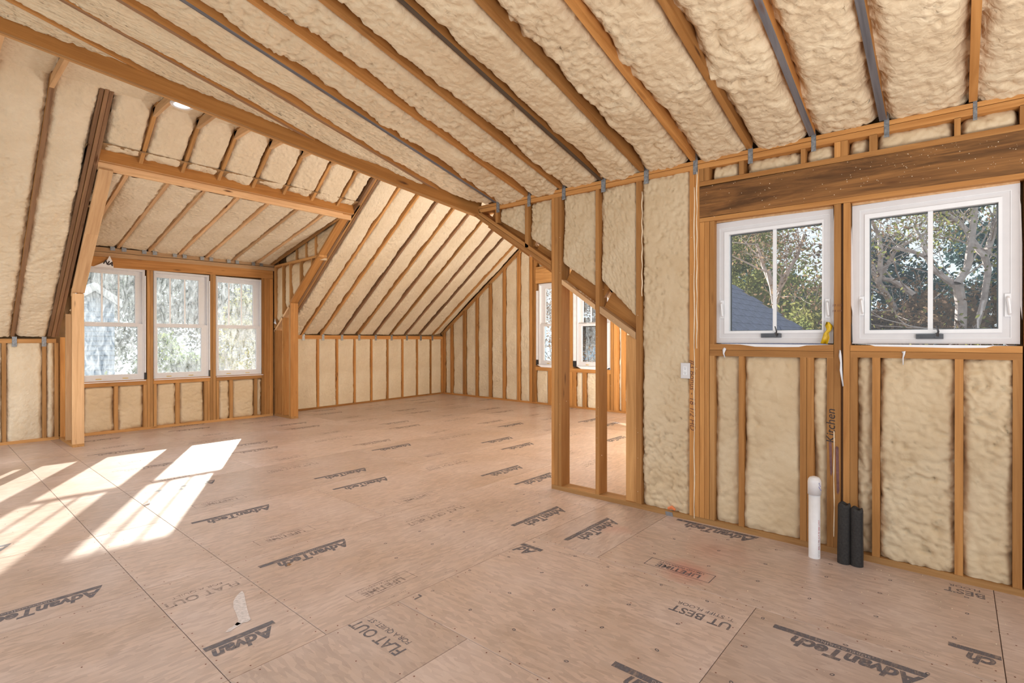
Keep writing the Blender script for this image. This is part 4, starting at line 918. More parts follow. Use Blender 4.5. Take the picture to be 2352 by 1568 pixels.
def casement(n, XF, out, ln, bd, gl, zs, mun, crank, levers):
    """out, ln, bd, gl: (left px, right px); zs: heights (bottom, top) of the same four rings"""
    w = struct('window_%d' % n, (XF, (onX(out[0], 784, XF)[1] + onX(out[1], 784, XF)[1]) / 2, zs[0][0]))
    A = lambda px: -onX(px, 784, XF)[1]
    org = Vector((XF, 0, 0)); h = Vector((0, -1, 0)); o = XA
    r = [(A(q[0]), A(q[1])) for q in (out, ln, bd, gl)]
    def rings(name, i, d0, d1, m, parent, gap=0.0):
        b = WB(org, h, o); (a0, a1), (z0, z1) = r[i], zs[i]; (c0, c1), (y0, y1) = r[i + 1], zs[i + 1]
        b.bx(a0, c0 - gap, z0, z1, d0, d1); b.bx(c1 + gap, a1, z0, z1, d0, d1); b.bx(c0 - gap, c1 + gap, y1 + gap, z1, d0, d1); b.bx(c0 - gap, c1 + gap, z0, y0 - gap, d0, d1)
        return b.build(name, m, parent)
    rings('frame', 0, 0.0, 0.10, 'vinyl', w); sa = rings('sash', 1, 0.004, 0.07, 'vinyl', w)
    rings('glazing_bead', 2, -0.003, 0.05, 'vinyl_line', sa)
    b = WB(org, h, o); b.ring(r[1][0], r[1][1], zs[1][0], zs[1][1], 0.004, -0.0015, 0.004); b.build('sash_seam', 'vinyl_line', sa)
    b = WB(org, h, o); b.bx(r[3][0] - .004, r[3][1] + .004, zs[3][0] - .004, zs[3][1] + .004, 0.030, 0.034); b.build('pane', 'glass', sa)
    b = WB(org, h, o); m = (A(mun[0]) + A(mun[1])) / 2; b.bx(m - .0125, m + .0125, zs[3][0], zs[3][1], 0.020, 0.029); b.build('muntin', 'vinyl_line', sa)
    # exterior half of the frame (screens the edge) and dark spacer
    b = WB(org, h, o); b.ring(r[3][0] - .001, r[3][1] + .001, zs[3][0] - .001, zs[3][1] + .001, 0.006, 0.0345, 0.05); b.build('glass_spacer', 'nickel', sa)
    b = WB(org, h, o); c0, c1 = A(crank[0]), A(crank[1]); zc_ = onX(crank[0], crank[2], XF)[2]; L = c1 - c0
    b.bx(c0, c1, zc_ - .017, zc_ + .013, -.014, 0); b.bx(c0 + .1 * L, c0 + .75 * L, zc_ - .004, zc_ + .006, -.026, -.014); b.bx(c0 + .70 * L, c0 + .80 * L, zc_ - .01, zc_ + .02, -.03, -.012)
    k = len(b.v); b.tube([(0.78 * L, -.03, 0), (0.82 * L, -.038, .03), (0.74 * L, -.036, .065)], [.007, .006, .004], 6)
    b.v[k:] = [tuple(org + h * (c0 + v[0]) + o * v[1] + Z * (zc_ + v[2])) for v in b.v[k:]]
    b.build('crank_handle', 'nickel', w)
    for (px, ya_, yb_) in levers:
        b = WB(org, h, o); a = A(px); za_, zb_ = onX(px, ya_, XF)[2], onX(px, yb_, XF)[2]; zm = (za_ + zb_) / 2
        b.bx(a - .014, a + .014, zb_, za_, -.006, 0); k = len(b.v)
        b.tube([(0, -.006, za_ - .02), (0, -.022, za_ - .03), (.004, -.026, zm), (.008, -.022, zb_ + .02), (.006, -.01, zb_ + .012)], [.008, .009, .008, .007, .006], 6)
        b.v[k:] = [tuple(org + h * (a + v[0]) + o * v[1] + Z * v[2]) for v in b.v[k:]]
        b.build('lock_lever', 'vinyl_line', w)
    return w
XF = XR + 0.05
zz = lambda x, y: onX(x, y, XF)[2]
w4 = casement(4, XF, (1641, 1914), (1652.5, 1905), (1663.7, 1892), (1674.6, 1888),
              [(zz(1641, 787.5), zz(1641, 514.5)), (zz(1652, 776), zz(1652, 526)), (zz(1664, 766), zz(1664, 533.5)), (zz(1675, 760), zz(1675, 539))],
              (1773, 1782), (1749, 1795, 770), [(1659, 690, 731), (1901, 686, 730)])
w5 = casement(5, XF, (1957, 2343), (1974, 2323), (1986, 2302), (1996.5, 2293),
              [(zz(1957, 789), zz(1957, 473.5)), (zz(1974, 777.5), zz(1974, 483.5)), (zz(1986, 766), zz(1986, 493)), (zz(1996.5, 758), zz(1996.5, 501.5))],
              (2132, 2141), (2104, 2167, 772), [(1979.5, 681, 724), (2315, 674, 727)])
# rough-opening foam line, wraps and flashing round the right windows
def xpoly(name, pts, m, X, parent=wr, th=0.002):
    P = [Vector(onX(x, y, X)) for x, y in pts]; mb = MB(); n = len(P)
    mb.poly(P); mb.poly([p + XA * th for p in reversed(P)])
    for i in range(n): mb.poly([P[i], P[i] + XA * th, P[(i + 1) % n] + XA * th, P[(i + 1) % n]])
    return mb.build(name, m, parent)
xpoly('house_wrap', [(1641, 545), (1641, 800 - 24), (1640, 735), (1634.5, 715), (1632, 690), (1631, 640), (1633, 580)], 'wrap', XF + .004)
xpoly('house_wrap', [(1646, 789), (1912, 791.5), (1852, 793), (1835, 796.5), (1800, 797), (1735, 796), (1700, 791)], 'wrap', XR - .002)
xpoly('house_wrap', [(1960, 790), (2342, 793.5), (2282, 794), (2265, 798.5), (2195, 799), (2010, 795), (1998, 791.5)], 'wrap', XR - .002)
xpoly('house_wrap', [(1916.5, 485), (1911, 545), (1914, 640), (1908, 720), (1915, 752)], 'wrap', XF - .003)
xpoly('house_wrap', [(1956, 520), (1953, 560), (1955, 640), (1953, 690), (1959, 725), (1962, 715), (1957, 560)], 'wrap', XF - .003)
xpoly('house_wrap', [(2340, 440), (2345, 470), (2348, 560), (2348, 735), (2343, 700), (2342, 500)], 'wrap', XF - .003)
xpoly('flashing_tape', [(1631, 748), (1637, 746), (1640.5, 775), (1641, 785), (1631, 784)], 'tape_black', XF - .004)
xpoly('flashing_tape', [(1953.5, 735), (1957, 748), (1958, 786), (1953.5, 784)], 'tape_black', XF - .004)
xpoly('head_trim', [(1641, 513), (1914, 479), (1914, 471), (1641, 507)], 'pale', XF - .001, th=.08)
xpoly('head_trim', [(1957, 472.5), (2343, 420), (2343, 412), (1957, 465)], 'pale', XF - .001, th=.08)
xpoly('jamb_trim', [(1630, 512), (1640.5, 513), (1640.5, 786), (1630, 786)], 'pale', XF + .006, th=.08)
text(wr, 'g', .055, Vector(onX(1634.5, 628, XF + .002)), (0, -1, 0), Z, 'pen', 0, .002)

def hung(n, org, h, o, A, zf, out, up, lo, munt, film):
    """double-hung window. out (l, r, z0, z1); up/lo: glass (l, r, z0, z1); A maps px to a"""
    w = struct('window_%d' % n, org + h * (A(out[0]) + A(out[1])) / 2 + Z * out[2])
    a0, a1, z0, z1 = A(out[0]), A(out[1]), out[2], out[3]
    b = WB(org, h, o); b.ring(a0, a1, z0, z1, .030, 0.0, .12, 0, .035, .035); b.ring(a0 + .012, a1 - .012, z0 + .012, z1 - .012, .006, -.004, 0.01); b.build('frame', 'vinyl', w)
    U = (A(up[0]), A(up[1]), up[2], up[3]); Lw = (A(lo[0]), A(lo[1]), lo[2], lo[3])
    def sash(name, g, oa0, oa1, oz0, oz1, d0, d1):
        b = WB(org, h, o); b.bx(oa0, g[0], oz0, oz1, d0, d1); b.bx(g[1], oa1, oz0, oz1, d0, d1); b.bx(g[0], g[1], g[3], oz1, d0, d1); b.bx(g[0], g[1], oz0, g[2], d0, d1)
        s = b.build(name, 'vinyl', w); dm = (d0 + d1) / 2
        b = WB(org, h, o); b.bx(g[0] - .003, g[1] + .003, g[2] - .003, g[3] + .003, dm, dm + .004); b.build('pane', film, s)
        b = WB(org, h, o); b.ring(g[0], g[1], g[2], g[3], .006, dm - .003, dm - .001); b.build('glazing_bead', 'vinyl_line', s)
        return s, dm
    s1, d1 = sash('upper_sash', U, a0 + .03, a1 - .03, U[2] - .035, z1 - .035, .055, .095)
    s2, d2 = sash('lower_sash', Lw, a0 + .03, a1 - .03, z0 + .035, Lw[3] + .045, .010, .052)
    for px in munt:
        b = WB(org, h, o); m = A(px); b.bx(m - .011, m + .011, U[2], U[3], d1 - .012, d1 + .012); b.build('muntin', 'vinyl_line', s1)
    for f in (.25, .75):
        b = WB(org, h, o); m = Lw[0] + (Lw[1] - Lw[0]) * f; b.bx(m - .035, m + .035, z0 + .04, z0 + .048, -.004, .012); b.build('lift_tab', 'yellow', s2)
        b = WB(org, h, o); b.bx(m - .03, m + .03, Lw[3] + .045, Lw[3] + .057, .012, .05); b.build('sash_lock', 'vinyl_line', s2)
    return w
YF = YW + 0.02
ax = lambda px: onY(px, 784, YF)[0]
zy = lambda x, y: onY(x, y, YF)[2]
og = Vector((0, YF, 0))
zg0 = (zy(463, 853) + zy(362, 857)) / 2
ZR = dict(o0=zy(420, 868), o1=zy(420, 627), u0=zy(420, 744), u1=zy(420, 640), l0=zy(420, 854.5), l1=zy(420, 751.5))
def dh(n, out, up, lo, mu): hung(n, og, XA, YA, ax, 0, (out[0], out[1], ZR['o0'], ZR['o1']), (up[0], up[1], ZR['u0'], ZR['u1']), (lo[0], lo[1], ZR['l0'], ZR['l1']), mu, M['glass_film'])
dh(1, (182, 333), (193, 313.5), (194, 317.5), (236.5, 275)); dh(2, (353, 480.5), (362, 459.5), (362, 463), (393.7, 427.5)); dh(3, (496, 601.5), (501.5, 584.5), (503, 589.5), (529, 557.8))
for px in (334.5, 482.2, 603):      # dark flashing corners and wrap edges
    p = onY(px, 850, YF - .012); box(wd, 'flashing_tape', p[0] - .02, p[0] + .012, YF - .014, YF - .01, ZR['o0'] - .01, ZR['o0'] + .12, 'tape_black')
    box(wd, 'house_wrap', p[0] - .012, p[0] + .004, YF - .014, YF - .011, ZR['o0'] + .12, ZR['o1'] - .1, 'wrap')
for a, b in ((182, 334), (353, 482), (496, 603)): box(wd, 'house_wrap', ax(a), ax(b), YF - .03, YF - .004, ZR['o0'] - .012, ZR['o0'] - .001, 'wrap')
# windows of the far gable
gorg = Vector(onP(1300, 784, GN, GD)); gorg.z = 0; gorg = gorg + gn * .02; gh = -gd
ga = lambda px: (gp(px) + gn * .02 - gorg).dot(gh)
gz_ = lambda px, py: onP(px, py, GN, GD + .02)[2]
g0, g1 = gz_(1360, 843), gz_(1240, 652)
hung(6, gorg, gh, gn, ga, 0, (1236, 1300, g0, g1), (1248, 1289, gz_(1250, 743), g1 - .11), (1247, 1291, g0 + .10, gz_(1250, 749)), (1262, 1275), M['glass_film'])
hung(7, gorg, gh, gn, ga, 0, (1323, 1401, g0, g1), (1334, 1388, gz_(1340, 741), g1 - .11), (1334, 1390, g0 + .10, gz_(1340, 748)), (1352, 1370), M['glass_film'])
for a, b in ((1230.5, 1236), (1315.5, 1323)):
    for nm, m, z0, z1, dd in (('house_wrap', 'wrap', g0 + .12, g1 - .15, .012), ('flashing_tape', 'tape_black', g0 - .01, g0 + .12, .01)):
        mb = MB(); p, q = gp(a) + gn * dd, gp(b) + gn * dd; mb.poly([p + Z * z0, q + Z * z0, q + Z * z1, p + Z * z1]); mb.build(nm, m, wg)
mb = MB()
for a, b in ((1234, 1302), (1325, 1400)):
    p, q = gp(a) - gn * .01, gp(b) - gn * .01; mb.poly([p + Z * (g0 + .01), p + gh * .12 - Z * .045 + Z * g0, q - gh * .1 + Z * (g0 - .05), q + Z * (g0 + .01)])
mb.build('house_wrap', 'wrap', wg)

# ================================================================== THINGS IN THE ROOM
# recessed light in the flat strip of ceiling
lp = Vector(onZ(418, 241, ZF - .005)); lt = thing('ceiling_light', 'round recessed ceiling light glowing white between the rafters by the long beam', 'light', lp)
mb = MB(); prof = [(.110, .006), (.110, -.004), (.100, -.012), (.078, -.006), (.072, .012)]
for i in range(28):
    a, b = 2 * pi * i / 28, 2 * pi * (i + 1) / 28
    for (r0, z0), (r1, z1) in zip(prof[:-1], prof[1:]): mb.poly([(r0 * math.cos(a), r0 * math.sin(a), z0), (r1 * math.cos(a), r1 * math.sin(a), z1), (r1 * math.cos(b), r1 * math.sin(b), z1), (r0 * math.cos(b), r0 * math.sin(b), z0)])
o = mb.build('trim_ring', 'vinyl', lt, smooth=True); o.location = (0, 0, 0)
mb = MB(); mb.poly([(.072 * math.cos(-2 * pi * i / 28), .072 * math.sin(-2 * pi * i / 28), .003) for i in range(28)]); o = mb.build('diffuser', 'led', lt); o.location = (0, 0, 0)
mb = MB(); mb.box(-.05, .05, -.05, .05, .012, .09); o = mb.build('housing', 'steel', lt); o.location = (0, 0, 0)
d = bpy.data.lights.new('down_spot', 'SPOT'); d.energy = 25; d.color = (1, .9, .75); d.spot_size = 2.4; d.shadow_soft_size = .06
o = bpy.data.objects.new('down_spot', d); link(o, lt, lp + Vector((0, 0, -.03)))

# wall outlet on the foam
XO = XR - .006; c = Vector(onX(1574.5, 851, XO)); y0, y1 = onX(1564, 851, XO)[1], onX(1585.5, 851, XO)[1]; z0, z1 = onX(1574, 869, XO)[2], onX(1574, 833, XO)[2]
ot = thing('outlet', 'white duplex electrical outlet mounted on the foam beside the studs', 'outlet', c)
mb = MB(); W, H = abs(y0 - y1) / 2, (z1 - z0) / 2
for k, (w, hh, x) in enumerate(((W, H, 0), (W, H, -.003), (W - .004, H - .004, -.007))): mb.v += [(x, -w, -hh), (x, w, -hh), (x, w, hh), (x, -w, hh)]
for k in (0, 4):
    for i in range(4): mb.f.append((k + i, k + 4 + i, k + 4 + (i + 1) % 4, k + (i + 1) % 4)); mb.m.append(0)
mb.f += [(8, 11, 10, 9), (0, 1, 2, 3)]; mb.m += [0, 0]
o = mb.build('cover_plate', 'vinyl', ot); o.location = (0, 0, 0)
mb = MB(); mb.box(-.009, -.007, -.0165, .0165, -.034, .034); o = mb.build('receptacle', 'vinyl_line', ot); o.location = (0, 0, 0)
for s in (-1, 1):
    mb = MB(); zc_ = .018 * s
    mb.box(-.0095, -.009, .0045, .0065, zc_, zc_ + .009); mb.box(-.0095, -.009, -.0065, -.0045, zc_, zc_ + .008); mb.box(-.0095, -.009, -.002, .002, zc_ - .009, zc_ - .004)
    o = mb.build('socket', 'tape_black', ot); o.location = (0, 0, 0)
mb = MB(); mb.box(.0, .07, -.026, .026, -.045, .045); o = mb.build('electrical_box', 'blue_ink', ot); o.location = (0, 0, 0)

# white capped drain pipe and two black insulated lines, all coming up through the floor
def lathe(mb, prof, seg=28, mi=0, c=(0, 0)):
    k = len(mb.v)
    for (r, z) in prof: mb.v += [(c[0] + r * math.cos(2 * pi * j / seg), c[1] + r * math.sin(2 * pi * j / seg), z) for j in range(seg)]
    for i in range(len(prof) - 1):
        for j in range(seg):
            A_, B_ = k + i * seg + j, k + i * seg + (j + 1) % seg; mb.f.append((A_, B_, B_ + seg, A_ + seg)); mb.m.append(mi)
    mb.f.append(tuple(k + (len(prof) - 1) * seg + j for j in range(seg))); mb.m.append(mi)
pb = Vector(onZ(1870.5, 1279, 0)); k = 1 / 3.96
pxm = lambda X, px: px * ((Vector(X) - Vector(OV)).dot(Vector(FV))) / FPX
r_ = pxm(pb, 12.0); zt_ = EYE + 0; dpt = (pb - Vector(OV)).dot(Vector(FV)); ztop = EYE + (784 - 1100) * dpt / FPX
pp = thing('drain_pipe', 'white plastic drain pipe with rounded cap standing up from the floor', 'pipe', pb)
mb = MB(); lathe(mb, [(r_, -.02), (r_, ztop - .10)]); o = mb.build('pipe', 'pvc', pp, smooth=False); o.location = (0, 0, 0)
o.data.polygons.foreach_set('use_smooth', [len(p.vertices) == 4 for p in o.data.polygons])
mb = MB(); R2 = r_ * 1.14; lathe(mb, [(r_ * 1.0, ztop - .105), (R2, ztop - .105), (R2, ztop - .02), (R2 * .93, ztop - .006), (R2 * .7, ztop + .008), (R2 * .3, ztop + .014)])
o = mb.build('cap', 'pvc', pp); o.location = (0, 0, 0); o.data.polygons.foreach_set('use_smooth', [abs(p.normal.z) < .5 for p in o.data.polygons])
vd = nv((-pb.x, -pb.y, 0)); sd = Vector((-vd.y, vd.x, 0)); rd = nv(vd * .75 + sd * .66)
text(pp, 'PVC-1120 SCH 40 PIPE DWV', .016, pb + rd * (r_ + .0012) + Z * .16, Z, sd, 'red_ink', name='printed_line')
text(pp, 'NSF-PW ASTM D 2665', .012, pb + rd * (r_ + .0012) + Z * .07, Z, sd, 'ink', name='printed_line')
mb = MB(); cpos = rd * (R2 + .001); mb.tube([cpos + Z * (ztop - .03) + sd * -.012, cpos + Z * (ztop - .05), cpos + Z * (ztop - .07) + sd * .012], [.0015] * 3, 4); mb.tube([cpos + Z * (ztop - .045) + sd * .008, cpos + Z * (ztop - .02), cpos + Z * (ztop - .045) - sd * .01], [.0015] * 3, 4)
o = mb.build('marker_scribble', 'blue_ink', pp); o.location = (0, 0, 0)
for (px, py, pt, lab, tw) in ((1938, 1297, 1157, 'left of two black insulated pipes, taller, nearer the white pipe', .006), (1968, 1303, 1168, 'right of two black insulated pipes, shorter, split open at the top', -.004)):
    b_ = Vector(onZ(px, py - 5, 0)); dpt = (b_ - Vector(OV)).dot(Vector(FV)); zt_ = EYE + (784 - pt) * dpt / FPX; rr = pxm(b_, 12.9)
    t_ = thing('insulated_pipe', lab, 'pipe', b_, 'black insulated pipes by the wall')
    mb = MB(); lathe(mb, [(rr, -.01), (rr * 1.02, .1), (rr * .98, zt_ * .5), (rr, zt_ - .02), (rr * .93, zt_ - .004), (rr * .8, zt_), (rr * .55, zt_ - .004), (rr * .5, zt_ - .05)])
    for i, v in enumerate(mb.v): mb.v[i] = (v[0] + tw * v[2], v[1] - tw * v[2], v[2] + (.006 * math.sin(3 * math.atan2(v[1], v[0])) if v[2] > zt_ - .06 else 0))
    o = mb.build('insulation', 'rubber', t_, smooth=True); o.location = (0, 0, 0)
    mb = MB(); mb.tube([(rr * 1.0 * rd.x, rr * rd.y, .02), (rr * rd.x + tw * zt_ * .5, rr * rd.y, zt_ * .5), (rr * rd.x + tw * zt_, rr * rd.y, zt_ - .02)], [.0022] * 3, 5); o = mb.build('seam', 'tape_black', t_); o.location = (0, 0, 0)

# yellow film leaning in the corner of the small window
def crumple(name, pts, m, X, label, cat, amp=.012, seed=1, th=.0015):
    """a ragged strip hanging or leaning, given by left/right image points from top to bottom on plane X"""
    rnd = random.Random(seed); L = [Vector(onX(x, y, X)) for (x, y), _ in pts]; R = [Vector(onX(x, y, X)) for _, (x, y) in pts]
    vs = []; n = 5
    for i in range(len(pts)):
        for j in range(n): vs.append(L[i].lerp(R[i], j / (n - 1)) + XA * (amp * math.sin(j * 1.7 + i * .9) - amp + rnd.uniform(-amp, 0) * .5))
    c = L[-1].lerp(R[-1], .5); f = [(i * n + j, i * n + j + 1, (i + 1) * n + j + 1, (i + 1) * n + j) for i in range(len(pts) - 1) for j in range(n - 1)]
    o = mesh_obj(name, [v - c for v in vs], f, M[m], None, c, None, True); md = o.modifiers.new('s', 'SOLIDIFY'); md.thickness = th
    return tag(o, label, cat)
crumple('plastic_film', [((1899, 739), (1906, 740)), ((1896, 748), (1913, 749)), ((1899, 757), (1911, 756)), ((1893, 766), (1905, 765)), ((1890, 777), (1908, 776)), ((1887, 788.5), (1903, 789.5))], 'yellow', XR + .03, 'crumpled yellow plastic film leaning in the corner of the smaller window', 'film', .016, 3)
crumple('torn_tape', [((1928, 803), (1931, 804)), ((1927, 818), (1933, 817)), ((1930, 832), (1934, 831)), ((1929, 850), (1935, 849)), ((1933, 870), (1936.5, 869)), ((1936, 887), (1939, 886))], 'wrap', XR - .004, 'torn white tape strip hanging on the post between two windows', 'tape', .006, 5)
crumple('torn_tape', [((1661, 800), (1665, 798)), ((1660, 804), (1668, 801)), ((1661, 812), (1664, 811)), ((1665, 821), (1666.5, 820))], 'wrap', XR - .003, 'short curled white tape thread under the smaller window sill', 'tape', .004, 6)
crumple('torn_tape', [((2071, 807), (2080, 806)), ((2074, 812), (2079, 811)), ((2073, 822), (2076, 822)), ((2074, 838), (2075.5, 837))], 'wrap', XR - .003, 'short white tape thread hanging under the larger window sill', 'tape', .004, 8)
o = xpoly('duct_tape', [(1528, 1173.5), (1544, 1177), (1546.5, 1189), (1529.5, 1186)], 'grey_tape', XR - .003, None); tag(o, 'grey duct tape patch stuck on the bottom plate under the outlet', 'tape')
mb = MB(); p = Vector(onX(1543, 1169, XR - .01)); mb.tube([p + YA * .03, p + Z * .015, p - YA * .03], [.012, .016, .010], 6); tag(mb.build('cable_end', 'orange_wire', None, p), 'orange cable end poking out of the foam above the duct tape', 'cable')
p = Vector(onX(632, 738, XC1 - .01)); mb = MB(); mb.poly([(0, 0, .06), (0, .05, -.02), (-.02, .01, -.03), (0, -.05, -.06)]); mb.poly([(0, 0, .06), (-.03, -.05, .0), (-.02, .01, -.03)])
q = mb.build('paper_scrap', 'wrap', None); q.location = p; tag(q, 'small white paper scrap stuck on the sloping plate of the dormer cheek', 'paper')

# handwriting and paint on the studs
def note(s, size, px, py, m, **k): text(wr, s, size, Vector(onX(px, py, XR - .0012)), (0, 0, 1), (0, 1, 0), m, name='handwriting', **k)
note('Kitchen', .075, 1909, 978, 'pen', shear=.15)
text(wr, '#3 Bonus - 18 1/2 HD', .062, Vector(onX(1590, 907, XR - .0012)), (0, 0, -1), (0, -1, 0), 'brown_pen', name='handwriting', shear=.2)
text(wr, '10 1/2', .022, Vector(onX(1922, 701, XR - .0012)), (0, -1, 0), Z, 'brown_pen', name='handwriting', shear=.15); text(wr, '14 1/4', .022, Vector(onX(1922, 714, XR - .0012)), (0, -1, 0), Z, 'brown_pen', name='handwriting', shear=.15)
for (a, b, y0, y1) in ((1904, 1911, 1013, 1093), (1919, 1927, 1024, 1136)): xpoly('paint_mark', [(a, y0 + 4), (a + 2, y0), (b - 1, y0 + 3), (b + 1, y1 - 9), (b - 2, y1), (a + 3, y1 - 6)], 'purple', XR - .0015, th=.001)
mb = MB(); pts = [Vector(onX(1915.5 + .6 * math.sin(i), 990 + i * 22, XR - .002)) for i in range(12)]; mb.tube(pts, [.0035 + .001 * math.sin(i * 2.1) for i in range(12)], 5); mb.build('foam_drip', 'crumb', wr)
for (px, ya_, yb_) in ((1600.5, 390, 800), (1594.6, 430, 1190), (1474.6, 440, 680)):
    n = 30; pts = [Vector(onX(px + .7 * math.sin(i * 1.3), ya_ + (yb_ - ya_) * i / (n - 1), XR - .001)) for i in range(n)]
    mb = MB(); mb.tube(pts, [.003 + .0025 * abs(math.sin(i * 2.7)) for i in range(n)], 5); mb.build('foam_drip', 'crumb', wr)
random.seed(11)
mb = MB()
def crumb(p, s, mb):
    k = len(mb.v); mb.v += [(p.x + s * a, p.y + s * b, p.z + s * c) for a, b, c in ((1, 0, 0), (-1, 0, 0), (0, 1, 0), (0, -1, 0), (0, 0, 1), (0, 0, -1))]
    for f in ((0, 2, 4), (2, 1, 4), (1, 3, 4), (3, 0, 4), (2, 0, 5), (1, 2, 5), (3, 1, 5), (0, 3, 5)): mb.f.append(tuple(k + i for i in f)); mb.m.append(0)
for i in range(150):
    px = random.uniform(1610, 2350); py = 430 - (px - 1606) * .176 + random.uniform(0, 75); crumb(Vector(onX(px, py, XR - .001)), random.uniform(.001, .0035), mb)
for i in range(60):
    t = random.random(); px = 1292 + t * 165; crumb(Vector(onX(px, 641 + t * 118, XR + .05)), random.uniform(.003, .01), mb)
for i in range(50):
    px = random.uniform(1270, 1640); crumb(Vector(onX(px, random.uniform(420, 1100), XR - .001)) if random.random() < .3 else Vector(onX(random.choice((1268, 1286, 1371, 1465, 1588, 1600)), random.uniform(480, 1150), XR - .001)), random.uniform(.0015, .004), mb)
tag(mb.build('foam_crumbs', 'crumb', wr), kind='stuff')
mb = MB()
for i in range(160):
    x, y = random.uniform(1.0, 4.0), random.uniform(.2, 5.5)
    if random.random() < .5: x = random.uniform(3.3, 4.05); y = random.uniform(-.2, 1.6)
    crumb(Vector((x, y, .002)), random.uniform(.001, .0032), mb)
tag(mb.build('floor_crumbs', 'crumb', None), 'pale foam crumbs scattered over the board floor', 'debris', None, 'stuff')
o = mb  # floor smear: dried white paint on the boards
def blob(pts, m, name, x, y):
    P = [Vector(onZ(px, py, .0012)) for px, py in pts]; c = sum(P, Vector()) / len(P); b = MB(); b.poly([p - c for p in P][::-1] if (P[1] - P[0]).cross(P[2] - P[1]).z < 0 else [p - c for p in P])
    o = b.build(name, m, None); COL.objects.unlink(o); link(o, host(c.x, c.y), c)
blob([(556, 1356), (561, 1362), (564, 1380), (568, 1398), (572, 1412), (576, 1422), (568, 1428), (556, 1430), (545, 1436), (538, 1434), (548, 1426), (543, 1410), (536, 1394), (536, 1380), (543, 1368)], 'smear', 'paint_smear', 0, 0)
blob([(545, 1428), (556, 1432), (540, 1442), (528, 1450), (517, 1452), (524, 1444), (535, 1438)], 'smear', 'paint_smear', 0, 0)
p = Vector(onZ(1362 / 1, 1298, 0)); 
for (px, py) in ((663, 1298),):
    p = Vector(onZ(px, py, 0)); mb = MB(); mb.poly([(0, -.01, .001), (.02, 0, .001), (.004, .012, .012)]); mb.poly([(0, -.01, .001), (.004, .012, .012), (-.012, .008, .001)])
    q = mb.build('wood_chip', 'brown', None); q.location = p; tag(q, 'small brown wood chip lying on the floor boards', 'chip')
p = Vector(onZ(342, 1157, 0)); mb = MB(); mb.tube([p + Vector((-.04, -.02, .004)), p + Vector((0, 0, .006)), p + Vector((.015, .05, .02))], [.006, .010, .004], 5); tag(mb.build('paper_curl', 'wrap', None, p), 'white paper curl lying in the sunlit patch of floor', 'paper')

# ================================================================== OUTSIDE
M['ground'] = plain('winter_ground', (0.16, 0.135, 0.09), 0.95, 0, 0.4, 1.5)
gr_ = box(None, 'ground', -40, 70, -50, 80, -3.4, -3.2, 'ground'); tag(gr_, kind='structure')
def leaf(name, c1, c2, tr=0.5):
    m = bpy.data.materials.new(name); m.use_nodes = True; nt = m.node_tree
    for n in list(nt.nodes): nt.nodes.remove(n)
    out = N(nt, 'ShaderNodeOutputMaterial'); df = N(nt, 'ShaderNodeBsdfDiffuse'); tl = N(nt, 'ShaderNodeBsdfTranslucent'); mx = N(nt, 'ShaderNodeMixShader'); mx.inputs[0].default_value = tr
    mp = mapped(nt, (2.3,) * 3); nz = N(nt, 'ShaderNodeTexNoise', Scale=1.5, Detail=4.0); nt.links.new(mp.outputs[0], nz.inputs[0])
    r = ramp(nt, [(0.35, c1), (0.65, c2)]); nt.links.new(nz.outputs['Fac'], r.inputs[0])
    nt.links.new(r.outputs[0], df.inputs[0]); nt.links.new(r.outputs[0], tl.inputs[0]); nt.links.new(df.outputs[0], mx.inputs[1]); nt.links.new(tl.outputs[0], mx.inputs[2]); nt.links.new(mx.outputs[0], out.inputs[0]); return m
M['leaf_y'] = leaf('yellow_green_leaf', (0.17, 0.20, 0.07), (0.36, 0.33, 0.12)); M['leaf_o'] = leaf('olive_leaf', (0.13, 0.15, 0.05), (0.30, 0.28, 0.10))
M['leaf_r'] = leaf('rusty_leaf', (0.17, 0.105, 0.075), (0.30, 0.20, 0.12)); M['leaf_d'] = leaf('dark_evergreen_leaf', (0.035, 0.065, 0.07), (0.10, 0.15, 0.145), .3)
M['leaf_h'] = leaf('hazy_leaf', (0.10, 0.13, 0.12), (0.20, 0.22, 0.17), .35); M['leaf_g'] = leaf('bright_leaf', (0.07, 0.13, 0.05), (0.22, 0.26, 0.07)); M['leaf_b'] = leaf('backlit_yellow_leaf', (0.09, 0.11, 0.03), (0.24, 0.22, 0.06))
M['bark'] = plain('pale_bark', (0.50, 0.42, 0.40), 0.9, 0, .3, 9)
M['bark_d'] = plain('dark_bark', (0.13, 0.10, 0.09), 0.9, 0, .3, 9)
